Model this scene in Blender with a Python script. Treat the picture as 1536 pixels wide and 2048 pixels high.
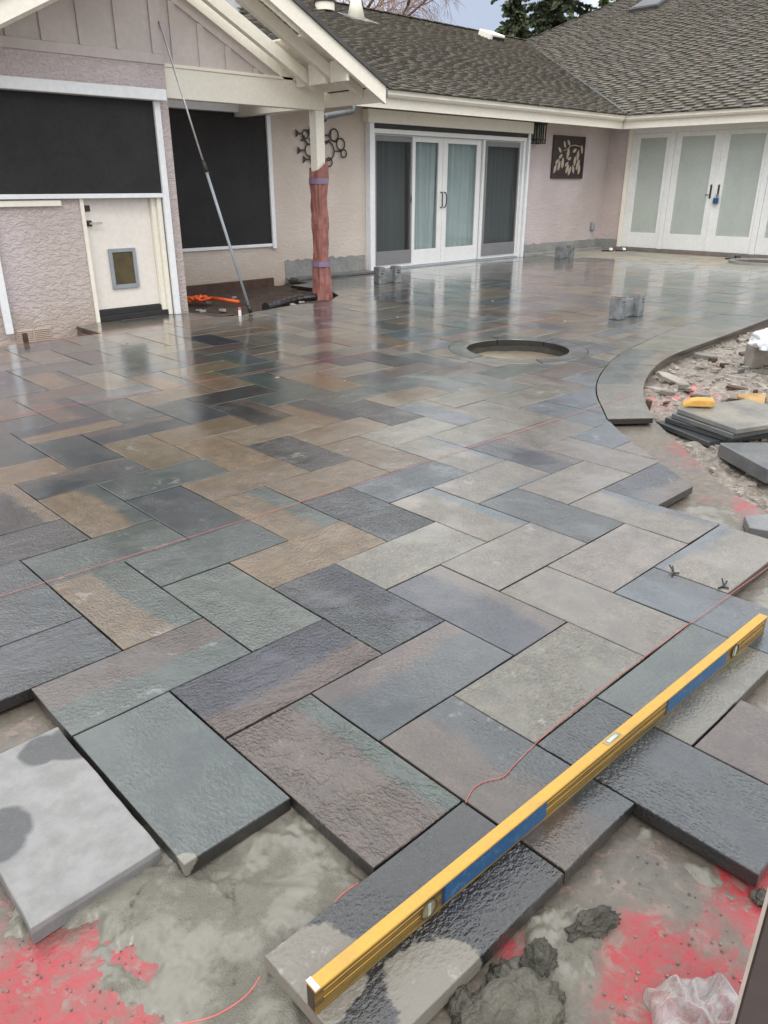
import bpy, bmesh, math, random
from mathutils import Vector, Matrix, noise as mn
random.seed(7)
R = math.radians
for o in list(bpy.data.objects): bpy.data.objects.remove(o)
SC = bpy.context.scene
COL = SC.collection
W = 0.305                                   # paver width (12 in)

# ------------------------------------------------------------------ camera
CAM = Vector((-0.8584, -2.7605, 1.4197)); YAW = R(43.713); PIT = R(23.205); FPX = 1527.47
cd = bpy.data.cameras.new('camera'); cam = bpy.data.objects.new('camera', cd); COL.objects.link(cam)
cam.location = CAM; cam.rotation_euler = (R(90) - PIT, 0, -YAW)
cd.sensor_fit = 'VERTICAL'; cd.sensor_height = 36.0; cd.lens = FPX / 2048 * 36.0
cd.clip_start = 0.05; cd.clip_end = 1500
SC.camera = cam
FW = Vector((math.sin(YAW)*math.cos(PIT), math.cos(YAW)*math.cos(PIT), -math.sin(PIT)))
RT = Vector((math.cos(YAW), -math.sin(YAW), 0)); UP = RT.cross(FW)
def ray(x, y): return FW + RT*((x-768)/FPX) - UP*((y-1024)/FPX)
def onz(x, y, z=0):
    d = ray(x, y); return CAM + d*((z-CAM.z)/d.z)
def ony(x, y, Y):
    d = ray(x, y); return CAM + d*((Y-CAM.y)/d.y)
def pj(p):
    d = Vector(p)-CAM; z = max(d.dot(FW), .05); return 768+FPX*d.dot(RT)/z, 1024-FPX*d.dot(UP)/z

# ------------------------------------------------------------------ world, sun, exposure
SUN_EL, SUN_AZ = R(48), R(230)              # soft light from behind the camera, thick cloud
wd = bpy.data.worlds.new('World'); SC.world = wd; wd.use_nodes = True
nt = wd.node_tree; nt.nodes.clear()
N = nt.nodes.new; L = nt.links.new
sky = N('ShaderNodeTexSky'); sky.sky_type = 'NISHITA'; sky.sun_disc = False
sky.sun_elevation = SUN_EL; sky.sun_rotation = SUN_AZ; sky.air_density = 1.0; sky.dust_density = 3.0
skm = N('ShaderNodeVectorMath'); skm.operation = 'SCALE'; skm.inputs['Scale'].default_value = 0.07
L(sky.outputs[0], skm.inputs[0])
tc = N('ShaderNodeTexCoord'); mp = N('ShaderNodeMapping'); mp.inputs['Scale'].default_value = (1, 1, 2.6); mp.inputs['Location'].default_value = (.9, 3.3, .2)
L(tc.outputs['Generated'], mp.inputs[0])
cn = N('ShaderNodeTexNoise'); cn.inputs['Scale'].default_value = 2.2; cn.inputs['Detail'].default_value = 5; cn.inputs['Roughness'].default_value = .55
L(mp.outputs[0], cn.inputs['Vector'])
cr = N('ShaderNodeValToRGB'); cr.color_ramp.elements[0].position = .34; cr.color_ramp.elements[0].color = (.27, .30, .375, 1)
cr.color_ramp.elements[1].position = .62; cr.color_ramp.elements[1].color = (1.02, 1.01, .97, 1)
L(cn.outputs[0], cr.inputs[0])
cf = N('ShaderNodeMapRange'); cf.inputs[1].default_value = .25; cf.inputs[2].default_value = .5; cf.inputs[3].default_value = .72; cf.inputs[4].default_value = .96
L(cn.outputs[0], cf.inputs[0])
mx = N('ShaderNodeMix'); mx.data_type = 'RGBA'
L(cf.outputs[0], mx.inputs[0]); L(skm.outputs[0], mx.inputs[6]); L(cr.outputs[0], mx.inputs[7])
sx = N('ShaderNodeSeparateXYZ'); L(tc.outputs['Generated'], sx.inputs[0])
gz = N('ShaderNodeMapRange'); gz.inputs[1].default_value = 0; gz.inputs[2].default_value = 1; gz.inputs[3].default_value = .80; gz.inputs[4].default_value = 1.45   # overcast sky: brighter overhead
L(sx.outputs[2], gz.inputs[0])
bg = N('ShaderNodeBackground'); L(gz.outputs[0], bg.inputs[1])
L(mx.outputs[2], bg.inputs[0]); wo = N('ShaderNodeOutputWorld'); L(bg.outputs[0], wo.inputs[0])
sl = bpy.data.lights.new('sun', 'SUN'); sl.energy = 0.5; sl.angle = R(25); sl.color = (1, .96, .9)
so = bpy.data.objects.new('sun', sl); COL.objects.link(so); so.location = (0, 0, 20)
# sun comes from azimuth SUN_AZ (clockwise from +Y)
sd = Vector((math.sin(SUN_AZ)*math.cos(SUN_EL), math.cos(SUN_AZ)*math.cos(SUN_EL), math.sin(SUN_EL)))
so.rotation_euler = sd.to_track_quat('Z', 'Y').to_euler()
SC.view_settings.view_transform = 'Standard'; SC.view_settings.look = 'None'
SC.view_settings.gamma = 1; SC.view_settings.use_curve_mapping = False
SC.view_settings.exposure = 1.21
SC.render.engine = 'CYCLES'

# ------------------------------------------------------------------ materials
class NT:
    def __init__(s, name):
        s.m = bpy.data.materials.new(name); s.m.use_nodes = True; s.t = s.m.node_tree; s.t.nodes.clear()
        s.out = s.n('ShaderNodeOutputMaterial'); s.p = s.n('ShaderNodeBsdfPrincipled'); s.l(s.p.outputs[0], s.out.inputs[0])
    def n(s, t, **k):
        x = s.t.nodes.new(t)
        for a, b in k.items(): setattr(x, a, b)
        return x
    def l(s, a, b): s.t.links.new(a, b)
    def set(s, sock, v):
        if hasattr(v, 'is_linked') or isinstance(v, bpy.types.NodeSocket): s.l(v, sock)
        elif isinstance(v, tuple) and sock.type == 'RGBA' and len(v) == 3: sock.default_value = (*v, 1)
        else: sock.default_value = v
    def math(s, op, a, b=0., c=0., clamp=False):
        x = s.n('ShaderNodeMath', operation=op, use_clamp=clamp)
        for i, v in enumerate((a, b, c)): s.set(x.inputs[i], v)
        return x.outputs[0]
    def mix(s, f, a, b, mode='MIX'):
        x = s.n('ShaderNodeMix', data_type='RGBA', blend_type=mode)
        s.set(x.inputs[0], f); s.set(x.inputs[6], a); s.set(x.inputs[7], b); return x.outputs[2]
    def noise(s, vec, scale, detail=5, rough=.55, dist=0.):
        x = s.n('ShaderNodeTexNoise'); s.l(vec, x.inputs['Vector']); x.inputs['Scale'].default_value = scale
        x.inputs['Detail'].default_value = detail; x.inputs['Roughness'].default_value = rough; x.inputs['Distortion'].default_value = dist
        return x.outputs[0]
    def rng(s, v, a, b, c=0., d=1., smooth=True):
        x = s.n('ShaderNodeMapRange', interpolation_type='SMOOTHSTEP' if smooth else 'LINEAR')
        for i, q in enumerate((v, a, b, c, d)): s.set(x.inputs[i], q)
        return x.outputs[0]
    def coord(s, kind='Object'): return s.n('ShaderNodeTexCoord').outputs[kind]
    def pos(s): return s.n('ShaderNodeNewGeometry').outputs['Position']
    def attr(s, name): return s.n('ShaderNodeAttribute', attribute_name=name)
    def scalev(s, v, sc):
        x = s.n('ShaderNodeMapping'); s.l(v, x.inputs[0]); x.inputs['Scale'].default_value = sc; return x.outputs[0]
    def bump(s, h, strength, dist=.01, normal=None):
        x = s.n('ShaderNodeBump'); s.set(x.inputs['Strength'], strength); x.inputs['Distance'].default_value = dist
        s.l(h, x.inputs['Height'])
        if normal is not None: s.l(normal, x.inputs['Normal'])
        return x.outputs[0]
    def P(s, **k):
        nm = dict(col='Base Color', rough='Roughness', metal='Metallic', normal='Normal', coat='Coat Weight', crough='Coat Roughness',
                  cnormal='Coat Normal', spec='Specular IOR Level', trans='Transmission Weight', ior='IOR', alpha='Alpha', sss='Subsurface Weight')
        for a, b in k.items(): s.set(s.p.inputs[nm[a]], b)

def simple(name, c1, c2=None, scale=6., rough=.6, bump=0., bscale=40., metal=0., spec=.5, coat=0., lo=.35, hi=.65, bdist=.01):
    m = NT(name); v = m.pos()
    if c2 is None: c2 = tuple(x*.82 for x in c1)
    f = m.rng(m.noise(v, scale, 6), lo, hi)
    g = m.noise(v, scale*9, 3)
    col = m.mix(f, c1, c2); col = m.mix(m.rng(g, .3, .7, 0, .22), col, tuple(x*.7 for x in c2))
    rr = m.math('ADD', rough, m.math('MULTIPLY', m.math('SUBTRACT', g, .5), .25), clamp=True)
    m.P(col=col, rough=rr, metal=metal, spec=spec, coat=coat)
    if bump: m.P(normal=m.bump(m.noise(v, bscale, 6), bump, bdist))
    return m.m

def mat_paver():
    m = NT('wet_bluestone'); lp = m.attr('lp').outputs['Vector']; prm = m.n('ShaderNodeSeparateXYZ'); m.l(m.attr('prm').outputs['Vector'], prm.inputs[0])
    thr, amp, seed = prm.outputs
    sv = m.n('ShaderNodeCombineXYZ'); 
    for i, k in enumerate((13.7, 7.3, 3.1)): m.l(m.math('MULTIPLY', seed, k), sv.inputs[i])
    ad = m.n('ShaderNodeVectorMath', operation='ADD'); m.l(lp, ad.inputs[0]); m.l(sv.outputs[0], ad.inputs[1]); q = ad.outputs[0]
    xyz = m.n('ShaderNodeSeparateXYZ'); m.l(lp, xyz.inputs[0])
    # colour: two natural tones of the stone meeting along a ragged line
    ragged = m.math('ADD', m.math('MULTIPLY', m.math('SUBTRACT', m.noise(m.scalev(q, (.45, 1, 1)), 6, 6, .66), .5), 1.25), m.math('MULTIPLY', xyz.outputs[1], 6.55))
    band = m.rng(m.math('SUBTRACT', ragged, thr), -.16, .18)
    col = m.mix(band, m.attr('cA').outputs['Color'], m.attr('cB').outputs['Color'])
    st = m.scalev(q, (2.6, 9, 3))
    mot = m.noise(st, 1.6, 5, .6, .4)
    col = m.mix(m.rng(mot, .36, .68, .0, .42), col, m.mix(1., col, (1.55, 1.5, 1.42), 'MULTIPLY'))
    col = m.mix(m.rng(m.noise(q, 13, 5, .65), .36, .62, .5, 0), col, m.mix(1., col, (.45, .46, .5), 'MULTIPLY'))
    grit = m.noise(q, 210, 2, .7)
    col = m.mix(m.rng(grit, .54, .68, 0, .55), col, (.022, .022, .025))
    col = m.mix(m.rng(grit, .46, .30, 0, .35), col, m.mix(1., col, (1.8, 1.8, 1.8), 'MULTIPLY'))
    chalk = m.math('MULTIPLY', m.rng(m.noise(q, 7, 5, .72), .60, .68), m.rng(m.noise(q, 1.7, 1), .52, .62))
    col = m.mix(m.math('MULTIPLY', chalk, .30), col, (.4, .39, .37))
    rip = m.noise(m.scalev(q, (78, 112, 80)), 1.0, 2, .55, .0)
    rough_ = m.rng(m.noise(q, 4.2, 3, .5), .36, .60, .25, 1.25)             # smooth and coarse areas on one stone
    gk = m.math('MULTIPLY', rough_, m.math('SUBTRACT', rip, .5)); gk = m.math('ADD', 1., m.math('MULTIPLY', gk, 1.3), clamp=False)  # pits darkened, crests lightened in colour, imitating shade in the relief
    gk = m.math('MAXIMUM', .35, m.math('MINIMUM', gk, 1.7))
    gv_ = m.n('ShaderNodeVectorMath', operation='SCALE'); m.l(col, gv_.inputs[0]); m.l(gk, gv_.inputs['Scale']); col = gv_.outputs[0]
    edge = m.rng(xyz.outputs[2], -.0070, -.0045, .97, 0)                       # saw-cut sides, wet with slurry, blackened further to paint in joint shade
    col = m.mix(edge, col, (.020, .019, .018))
    # dry stone under the eaves near the doors, wet elsewhere
    wp = m.pos(); w3 = m.n('ShaderNodeSeparateXYZ'); m.l(wp, w3.inputs[0])
    dr = m.math('ADD', w3.outputs[0], m.math('MULTIPLY', m.math('SUBTRACT', m.noise(wp, .55, 4, .5), .5), 3.4))
    dry1 = m.rng(dr, 13.65, 13.8)
    dry = m.math('MAXIMUM', dry1, m.attr('dry').outputs['Fac'])
    for (bx, by, br) in ((-.28, -1.92, .125), (-.09, -2.12, .115), (-.31, -1.52, .055)):      # residue left to dry on the newest stones
        d_ = m.n('ShaderNodeVectorMath', operation='DISTANCE'); m.l(wp, d_.inputs[0]); d_.inputs[1].default_value = (bx, by, 0)
        dd_ = m.math('ADD', d_.outputs['Value'], m.math('MULTIPLY', m.math('SUBTRACT', m.noise(wp, 9, 5, .6), .5), .16))
        dry = m.math('MAXIMUM', dry, m.rng(dd_, br-.012, br, .72, 0))
    col = m.mix(dry, col, m.mix(.66, m.mix(1., col, (3., 3., 3.), 'MULTIPLY'), (.36, .33, .275)))
    # cleft relief
    cl = m.noise(m.scalev(q, (4.5, 8, 5)), 1.0, 6, .6, .25)
    ter = m.n('ShaderNodeValToRGB'); e = ter.color_ramp.elements; e[0].position = .36; e[0].color = (0, 0, 0, 1); e[1].position = .70; e[1].color = (1, 1, 1, 1)
    for p_, c_ in ((.455, .22), (.463, .40), (.545, .5), (.552, .70)):
        k = e.new(p_); k.color = (c_, c_, c_, 1)
    m.l(cl, ter.inputs[0])
    fin = m.noise(q, 260, 1, .6)
    h = m.math('ADD', m.math('MULTIPLY', ter.outputs[0], m.rng(amp, .6, 1.1, .10, .40)), m.math('ADD', m.math('MULTIPLY', m.math('MULTIPLY', rip, rough_), .50), m.math('MULTIPLY', fin, .05)))
    film = m.math('MULTIPLY', m.rng(m.noise(wp, 1.1, 4, .55), .40, .60), m.rng(w3.outputs[1], -.9, 2.8, .05, 1.))
    film = m.math('MAXIMUM', film, m.math('MULTIPLY', m.rng(w3.outputs[1], .6, 3.6, 0, .9), m.rng(m.noise(wp, 1.9, 4, .6), .34, .56, .72, 1.)))
    nb = m.bump(h, m.math('MULTIPLY', amp, .8), .014)
    nc = m.bump(h, m.math('MULTIPLY', m.math('MULTIPLY', amp, .95), m.math('SUBTRACT', 1., m.math('MULTIPLY', film, .95))), .016)
    wet = m.math('SUBTRACT', 1., dry)
    m.P(col=col, rough=m.math('ADD', .30, m.math('MULTIPLY', dry, .4)), normal=nb, spec=.5,
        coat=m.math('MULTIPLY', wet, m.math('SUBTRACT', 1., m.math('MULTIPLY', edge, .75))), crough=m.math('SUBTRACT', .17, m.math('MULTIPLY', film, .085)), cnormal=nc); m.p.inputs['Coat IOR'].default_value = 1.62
    return m.m

def mat_stucco(name, ca, cb, bs=.85):
    m = NT(name); v = m.pos()
    a = m.noise(m.scalev(v, (1, 1, 1.9)), 16, 5, .55, .9); b = m.noise(v, 90, 4, .6)
    col = m.mix(m.rng(m.noise(v, 1.3, 5), .3, .7), ca, cb)
    w3 = m.n('ShaderNodeSeparateXYZ'); m.l(v, w3.inputs[0])
    # rain splash dirt along the foot of the wall
    z = m.math('ADD', w3.outputs[2], m.math('MULTIPLY', m.math('SUBTRACT', m.noise(v, 5, 5), .5), .5))
    col = m.mix(m.rng(z, .0, .35, .5, 0), col, (.42, .33, .25))
    # broad patches of warmer beige, set by noise
    col = m.mix(m.rng(m.noise(v, .5, 3), .45, .62, 0, .35), col, (.47, .39, .32))
    h = m.math('ADD', m.math('MULTIPLY', m.rng(a, .38, .64), .7), m.math('MULTIPLY', b, .3))
    m.P(col=col, rough=.9, spec=.25, normal=m.bump(h, bs, .012)); return m.m

def mat_concrete(name, c1, c2, pink=(), rough=.45, bumpk=.5, wet=.5):
    m = NT(name); v = m.pos(); a = m.noise(v, 2.1, 7, .6); b = m.noise(v, 24, 8, .65)
    col = m.mix(m.rng(a, .32, .68), c1, c2)
    col = m.mix(m.rng(b, .35, .7, 0, .5), col, tuple(x*.55 for x in c2))
    col = m.mix(m.rng(m.noise(v, 130, 3), .58, .7, 0, .45), col, (.07, .065, .06))
    tot = None
    for (px, py, r, k) in pink:                       # sprayed marking paint, worn and blotchy
        d = m.n('ShaderNodeVectorMath', operation='DISTANCE'); m.l(v, d.inputs[0]); d.inputs[1].default_value = (px, py, -.06)
        f = m.math('MULTIPLY', m.rng(d.outputs['Value'], r*.25, r, 1, 0), k)
        tot = f if tot is None else m.math('MAXIMUM', tot, f)
    if tot is not None:
        brk = m.noise(v, 7, 10, .68, .4)
        pm = m.rng(m.math('ADD', brk, m.math('MULTIPLY', m.math('SUBTRACT', tot, .5), .62)), .46, .70)
        pm = m.math('MULTIPLY', pm, m.rng(tot, 0, .15))
        col = m.mix(m.math('MULTIPLY', pm, .86), col, m.mix(m.rng(m.noise(v, 40, 4), .35, .65), (.36, .020, .034), (.27, .055, .055)))
    if tot is not None:
        worn = m.rng(m.noise(v, 16, 7, .72, .6), .50, .60)
        col = m.mix(m.math('MULTIPLY', worn, .8), col, m.mix(m.rng(m.noise(v, 30, 3), .4, .6), (.13, .11, .088), (.21, .15, .125)))
        col = m.mix(m.rng(m.noise(v, 34, 4, .7, .3), .635, .67, 0, .8), col, (.085, .062, .05))
    h = m.math('ADD', m.math('MULTIPLY', b, .7), m.math('MULTIPLY', m.noise(v, 90, 4), .3))
    film = m.rng(a, .35, .6)
    m.P(col=col, rough=rough, normal=m.bump(h, bumpk, .012), coat=m.math('MULTIPLY', film, wet), crough=.12,
        cnormal=m.bump(h, bumpk*.35, .012)); return m.m

def mat_soil():
    m = NT('muddy_soil'); v = m.pos(); a = m.noise(v, 3.2, 8, .65); b = m.noise(v, 28, 8, .7)
    col = m.mix(m.rng(a, .35, .65), (.27, .235, .195), (.095, .073, .056)); col = m.mix(m.rng(b, .42, .68, 0, .7), col, (.42, .385, .335))
    col = m.mix(m.rng(m.noise(v, 70, 5), .55, .7, 0, .6), col, (.06, .045, .035))
    d = m.n('ShaderNodeVectorMath', operation='DISTANCE'); m.l(m.scalev(v, (1, 2.2, 1)), d.inputs[0]); d.inputs[1].default_value = (4.75, -.35, 0)
    pk = m.math('MULTIPLY', m.rng(d.outputs['Value'], .1, .75, 1, 0), m.rng(m.noise(v, 9, 9, .7), .48, .62))
    col = m.mix(pk, col, (.62, .16, .16))
    m.P(col=col, rough=.6, normal=m.bump(m.math('ADD', m.math('MULTIPLY', b, .6), m.math('MULTIPLY', m.noise(v, 90, 5), .4)), 1., .02), coat=m.rng(a, .45, .7, 0, .5), crough=.2); return m.m

def mat_mortar():
    m = NT('fresh_grey_mortar'); v = m.pos(); a = m.noise(v, 4.5, 7, .6, .5); b = m.noise(v, 34, 8, .66)
    col = m.mix(m.rng(a, .35, .65), (.172, .163, .131), (.150, .142, .114)); col = m.mix(m.rng(b, .5, .75, 0, .14), col, (.27, .25, .205))
    g = m.noise(v, 300, 2, .7); k = m.rng(m.noise(v, 9, 4, .6), .40, .62)
    col = m.mix(m.math('MULTIPLY', m.rng(g, .56, .72), m.math('ADD', .12, m.math('MULTIPLY', k, .35))), col, (.07, .065, .052))
    col = m.mix(m.math('MULTIPLY', m.rng(g, .40, .26), m.math('MULTIPLY', k, .5)), col, (.26, .245, .20))
    h = m.math('ADD', m.math('MULTIPLY', b, .5), m.math('MULTIPLY', g, m.math('MULTIPLY', k, .5)))
    m.P(col=col, rough=.5, normal=m.bump(h, m.rng(k, 0, 1, .12, .9), .012), coat=m.math('SUBTRACT', .7, m.math('MULTIPLY', k, .6)), crough=.16, cnormal=m.bump(h, .2, .01)); return m.m

def mat_attr(name, rough=.85, bump=.5, bscale=60, spec=.3):
    m = NT(name); v = m.pos(); c = m.attr('cA').outputs['Color']; b = m.noise(v, bscale, 5)
    col = m.mix(m.rng(m.noise(v, bscale*3, 3), .35, .65, 0, .5), c, m.mix(1., c, (.5, .5, .5), 'MULTIPLY'))
    m.P(col=col, rough=rough, spec=spec, normal=m.bump(b, bump, .006)); return m.m

def mat_glass():
    m = NT('window_glass'); t = m.n('ShaderNodeBsdfTransparent'); g = m.n('ShaderNodeBsdfGlossy'); g.inputs['Roughness'].default_value = .02
    t.inputs[0].default_value = (.80, .84, .84, 1); lw = m.n('ShaderNodeLayerWeight'); lw.inputs[0].default_value = .5
    f = m.math('ADD', .05, m.math('MULTIPLY', m.math('POWER', lw.outputs['Facing'], 5.), .9))
    x = m.n('ShaderNodeMixShader'); m.l(f, x.inputs[0]); m.l(t.outputs[0], x.inputs[1]); m.l(g.outputs[0], x.inputs[2]); m.l(x.outputs[0], m.out.inputs[0]); return m.m

def mat_mesh(name, c, opacity):
    m = NT(name); t = m.n('ShaderNodeBsdfTransparent'); x = m.n('ShaderNodeMixShader'); x.inputs[0].default_value = opacity
    m.P(col=c, rough=.7); m.l(t.outputs[0], x.inputs[1]); m.l(m.p.outputs[0], x.inputs[2]); m.l(x.outputs[0], m.out.inputs[0]); return m.m

def mat_level_side():
    m = NT('worn_yellow_aluminium'); v = m.coord()
    s = m.noise(m.scalev(v, (6, 60, 60)), 1, 6, .6)
    col = m.mix(m.rng(s, .38, .66), (.19, .115, .022), (.075, .05, .02)); col = m.mix(m.rng(m.noise(v, 55, 6, .7), .55, .72, 0, .7), col, (.16, .12, .07))
    m.P(col=col, rough=.45, spec=.5, normal=m.bump(m.noise(v, 120, 3), .15, .003)); return m.m

MAT = dict(
    paver=mat_paver(), stucco=mat_stucco('mauve_stucco', (.60, .53, .53), (.53, .465, .465)), stuccob=mat_stucco('recess_warmed_stucco', (.62, .55, .49), (.55, .485, .43), .5), soilb=simple('dark_garden_soil', (.085, .055, .04), (.05, .033, .025), 9, .8, 1., 45, bdist=.03), soil=mat_soil(), mortar=mat_mortar(),
    base=mat_concrete('wet_concrete_base', (.175, .152, .12), (.105, .092, .074),
        pink=((-.66, -1.62, .42, 1.), (-.5, -2.0, .45, 1.), (.28, -2.42, .30, 1.), (.15, -2.52, .36, 1.), (.62, -2.48, .30, .85), (.1, -2.2, .16, .8), (3.45, -.95, .55, .55), (2.9, -1.55, .5, .6), (-.75, -1.3, .25, .7))),
    conc=mat_concrete('grey_concrete', (.33, .33, .31), (.24, .245, .24), rough=.8, wet=.0),
    pitwall=mat_concrete('damp_pit_concrete', (.075, .066, .052), (.04, .037, .03), rough=.6, wet=.3),
    mud=mat_concrete('wet_mud', (.29, .24, .17), (.23, .19, .135), rough=.4, wet=.7, bumpk=.35),
    cream=simple('cream_paint', (.86, .82, .72), (.83, .79, .69), 2.5, .55, .08, 60),
    white=simple('white_paint', (.80, .81, .80), (.75, .76, .75), 2, .4, .03, 80),
    bright=simple('white_aluminium', (.82, .84, .86), (.78, .80, .83), 2, .35),
    greyboard=simple('taupe_painted_board', (.60, .54, .52), (.55, .495, .475), 2, .7, .25, 70),
    screen=simple('black_shade_fabric', (.013, .012, .0125), (.019, .0175, .018), 3, .75, .2, 400),
    door=simple('almond_door_paint', (.80, .75, .69), (.78, .73, .67), 2, .45),
    black=simple('black_plastic', (.014, .014, .015), (.02, .02, .02), 8, .45),
    iron=simple('dark_bronze_iron', (.03, .022, .02), (.045, .032, .028), 14, .55, .2, 90),
    tan=simple('vent_tan_paint', (.52, .43, .36), (.46, .37, .3), 5, .7),
    galv=simple('galvanised_steel', (.12, .13, .135), (.17, .18, .185), 7, .42, metal=.7),
    alu=simple('brushed_aluminium', (.62, .63, .64), (.5, .51, .52), 9, .32, metal=.8),
    greyplastic=simple('grey_plastic', (.30, .33, .36), (.26, .29, .32), 8, .5),
    brownflap=simple('smoked_flap', (.10, .075, .03), (.06, .045, .02), 5, .25),
    frost=simple('frosted_pale_green_glass', (.44, .49, .45), (.41, .455, .42), 1.2, .3, spec=.5, coat=.6),
    curtain=simple('pale_blue_curtain', (.82, .85, .86), (.76, .79, .80), 3, .85),
    inner=simple('dim_interior', (.45, .43, .40), (.4, .38, .35), 2, .9),
    mesh=mat_mesh('insect_screen', (.03, .03, .03), .34), meshpanel=simple('grey_screen_panel', (.22, .22, .23), (.2, .2, .21), 3, .5),
    glass=mat_glass(),
    paper=simple('red_rosin_paper', (.33, .14, .115), (.25, .10, .085), 9, .5, 1., 14),
    tape=simple('purple_tape', (.25, .185, .29), (.22, .16, .25), 9, .5),
    yellow=simple('yellow_enamel', (.55, .32, .06), (.44, .27, .075), 12, .45, spec=.4, lo=.45, hi=.8), levelside=mat_level_side(),
    blue=simple('scuffed_blue_label', (.008, .075, .19), (.09, .15, .22), 60, .45, lo=.52, hi=.75), navy=simple('dark_blue_edge', (.01, .03, .09), None, 20, .4),
    vial=simple('vial_plastic', (.30, .23, .10), (.20, .15, .07), 30, .15, coat=.6), groovebrown=simple('groove_shadow_brown', (.22, .14, .04), (.16, .1, .03), 60, .6), dkline=simple('engraved_dark_line', (.05, .04, .03), None, 20, .6),
    string=simple('pink_mason_line', (.55, .15, .14), (.46, .12, .11), 50, .6),
    orange=simple('orange_plastic', (.85, .13, .02), (.7, .1, .02), 9, .5), sponge=simple('yellow_sponge', (.62, .37, .10), (.55, .31, .08), 14, .9, .5, 90),
    cardboard=simple('torn_wood_scrap', (.45, .28, .12), (.33, .20, .085), 12, .8, .3, 60), wood=simple('brown_wet_wood', (.085, .045, .03), (.055, .03, .02), 9, .6, .4, 40),
    block=simple('weathered_grey_block', (.24, .255, .26), (.14, .15, .155), 14, .8, .7, 60), blocktop=simple('reddish_cut_face', (.26, .16, .12), (.17, .12, .1), 16, .85, .4, 60),
    slab=simple('grey_slate_slab', (.135, .142, .142), (.08, .085, .088), 4, .4, .35, 30, coat=.5),
    slabdark=simple('dark_slate_slab', (.05, .054, .055), (.032, .034, .036), 4, .4, .35, 30, coat=.5), slabtan=simple('tan_slate_slab', (.27, .25, .205), (.15, .15, .145), 3, .45, .35, 30, coat=.3),
    rubble=simple('broken_stone', (.36, .33, .29), (.24, .21, .18), 6, .75, .5, 40), sack=simple('white_sack', (.80, .81, .84), (.66, .68, .72), 5, .6, .4, 14),
    post=simple('dark_taupe_paint', (.075, .06, .055), (.078, .062, .058), 4, .5), postedge_lit=simple('lit_taupe_edge', (.46, .41, .36), (.40, .36, .31), 7, .6),
    shingle=mat_attr('roof_shingle'), metalroof=simple('grey_flashing', (.16, .16, .16), (.2, .2, .2), 5, .5, metal=.4), solar=simple('dark_skylight_glass', (.05, .055, .06), None, 2, .35, spec=.3),
    bark=simple('tree_bark', (.09, .07, .055), (.06, .045, .035), 9, .9, .6, 30), needles=mat_attr('conifer_needles', .8, 0), twigs=mat_attr('reddish_twigs', .85, 0),
    sillbrown=simple('weathered_sill', (.20, .17, .15), (.15, .13, .115), 6, .6), valley=simple('dark_valley_metal', (.05, .05, .05), (.07, .07, .068), 6, .6), leaf=simple('pale_fallen_leaf', (.42, .35, .25), (.32, .24, .15), 30, .6), pipe=simple('black_corrugated_pipe', (.012, .014, .018), None, 9, .3, coat=.4),
    greenglass=simple('mottled_lantern_glass', (.50, .56, .48), (.24, .30, .26), 14, .3, coat=.5),
)
def mat_bag():
    m = NT('clear_plastic_film'); t = m.n('ShaderNodeBsdfTransparent'); x = m.n('ShaderNodeMixShader'); lw = m.n('ShaderNodeLayerWeight'); lw.inputs[0].default_value = .5
    v = m.pos(); m.P(col=m.mix(m.rng(m.noise(v, 14, 6), .4, .62), (.55, .54, .545), (.36, .33, .30)), rough=.15, coat=1., normal=m.bump(m.noise(m.scalev(v, (1, 2.4, 1)), 26, 3, .5, 1.2), .7, .012))
    m.l(m.math('ADD', .34, m.math('MULTIPLY', lw.outputs['Facing'], .75), clamp=True), x.inputs[0]); m.l(t.outputs[0], x.inputs[1]); m.l(m.p.outputs[0], x.inputs[2]); m.l(x.outputs[0], m.out.inputs[0]); return m.m
MAT['bag'] = mat_bag(); MAT['mortarheap'] = simple('crumbly_mortar', (.135, .127, .10), (.085, .08, .063), 22, .6, 1., 110); MAT['mortardark'] = simple('gritty_wet_mortar', (.095, .09, .07), (.05, .047, .037), 30, .55, 1., 130)

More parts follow.
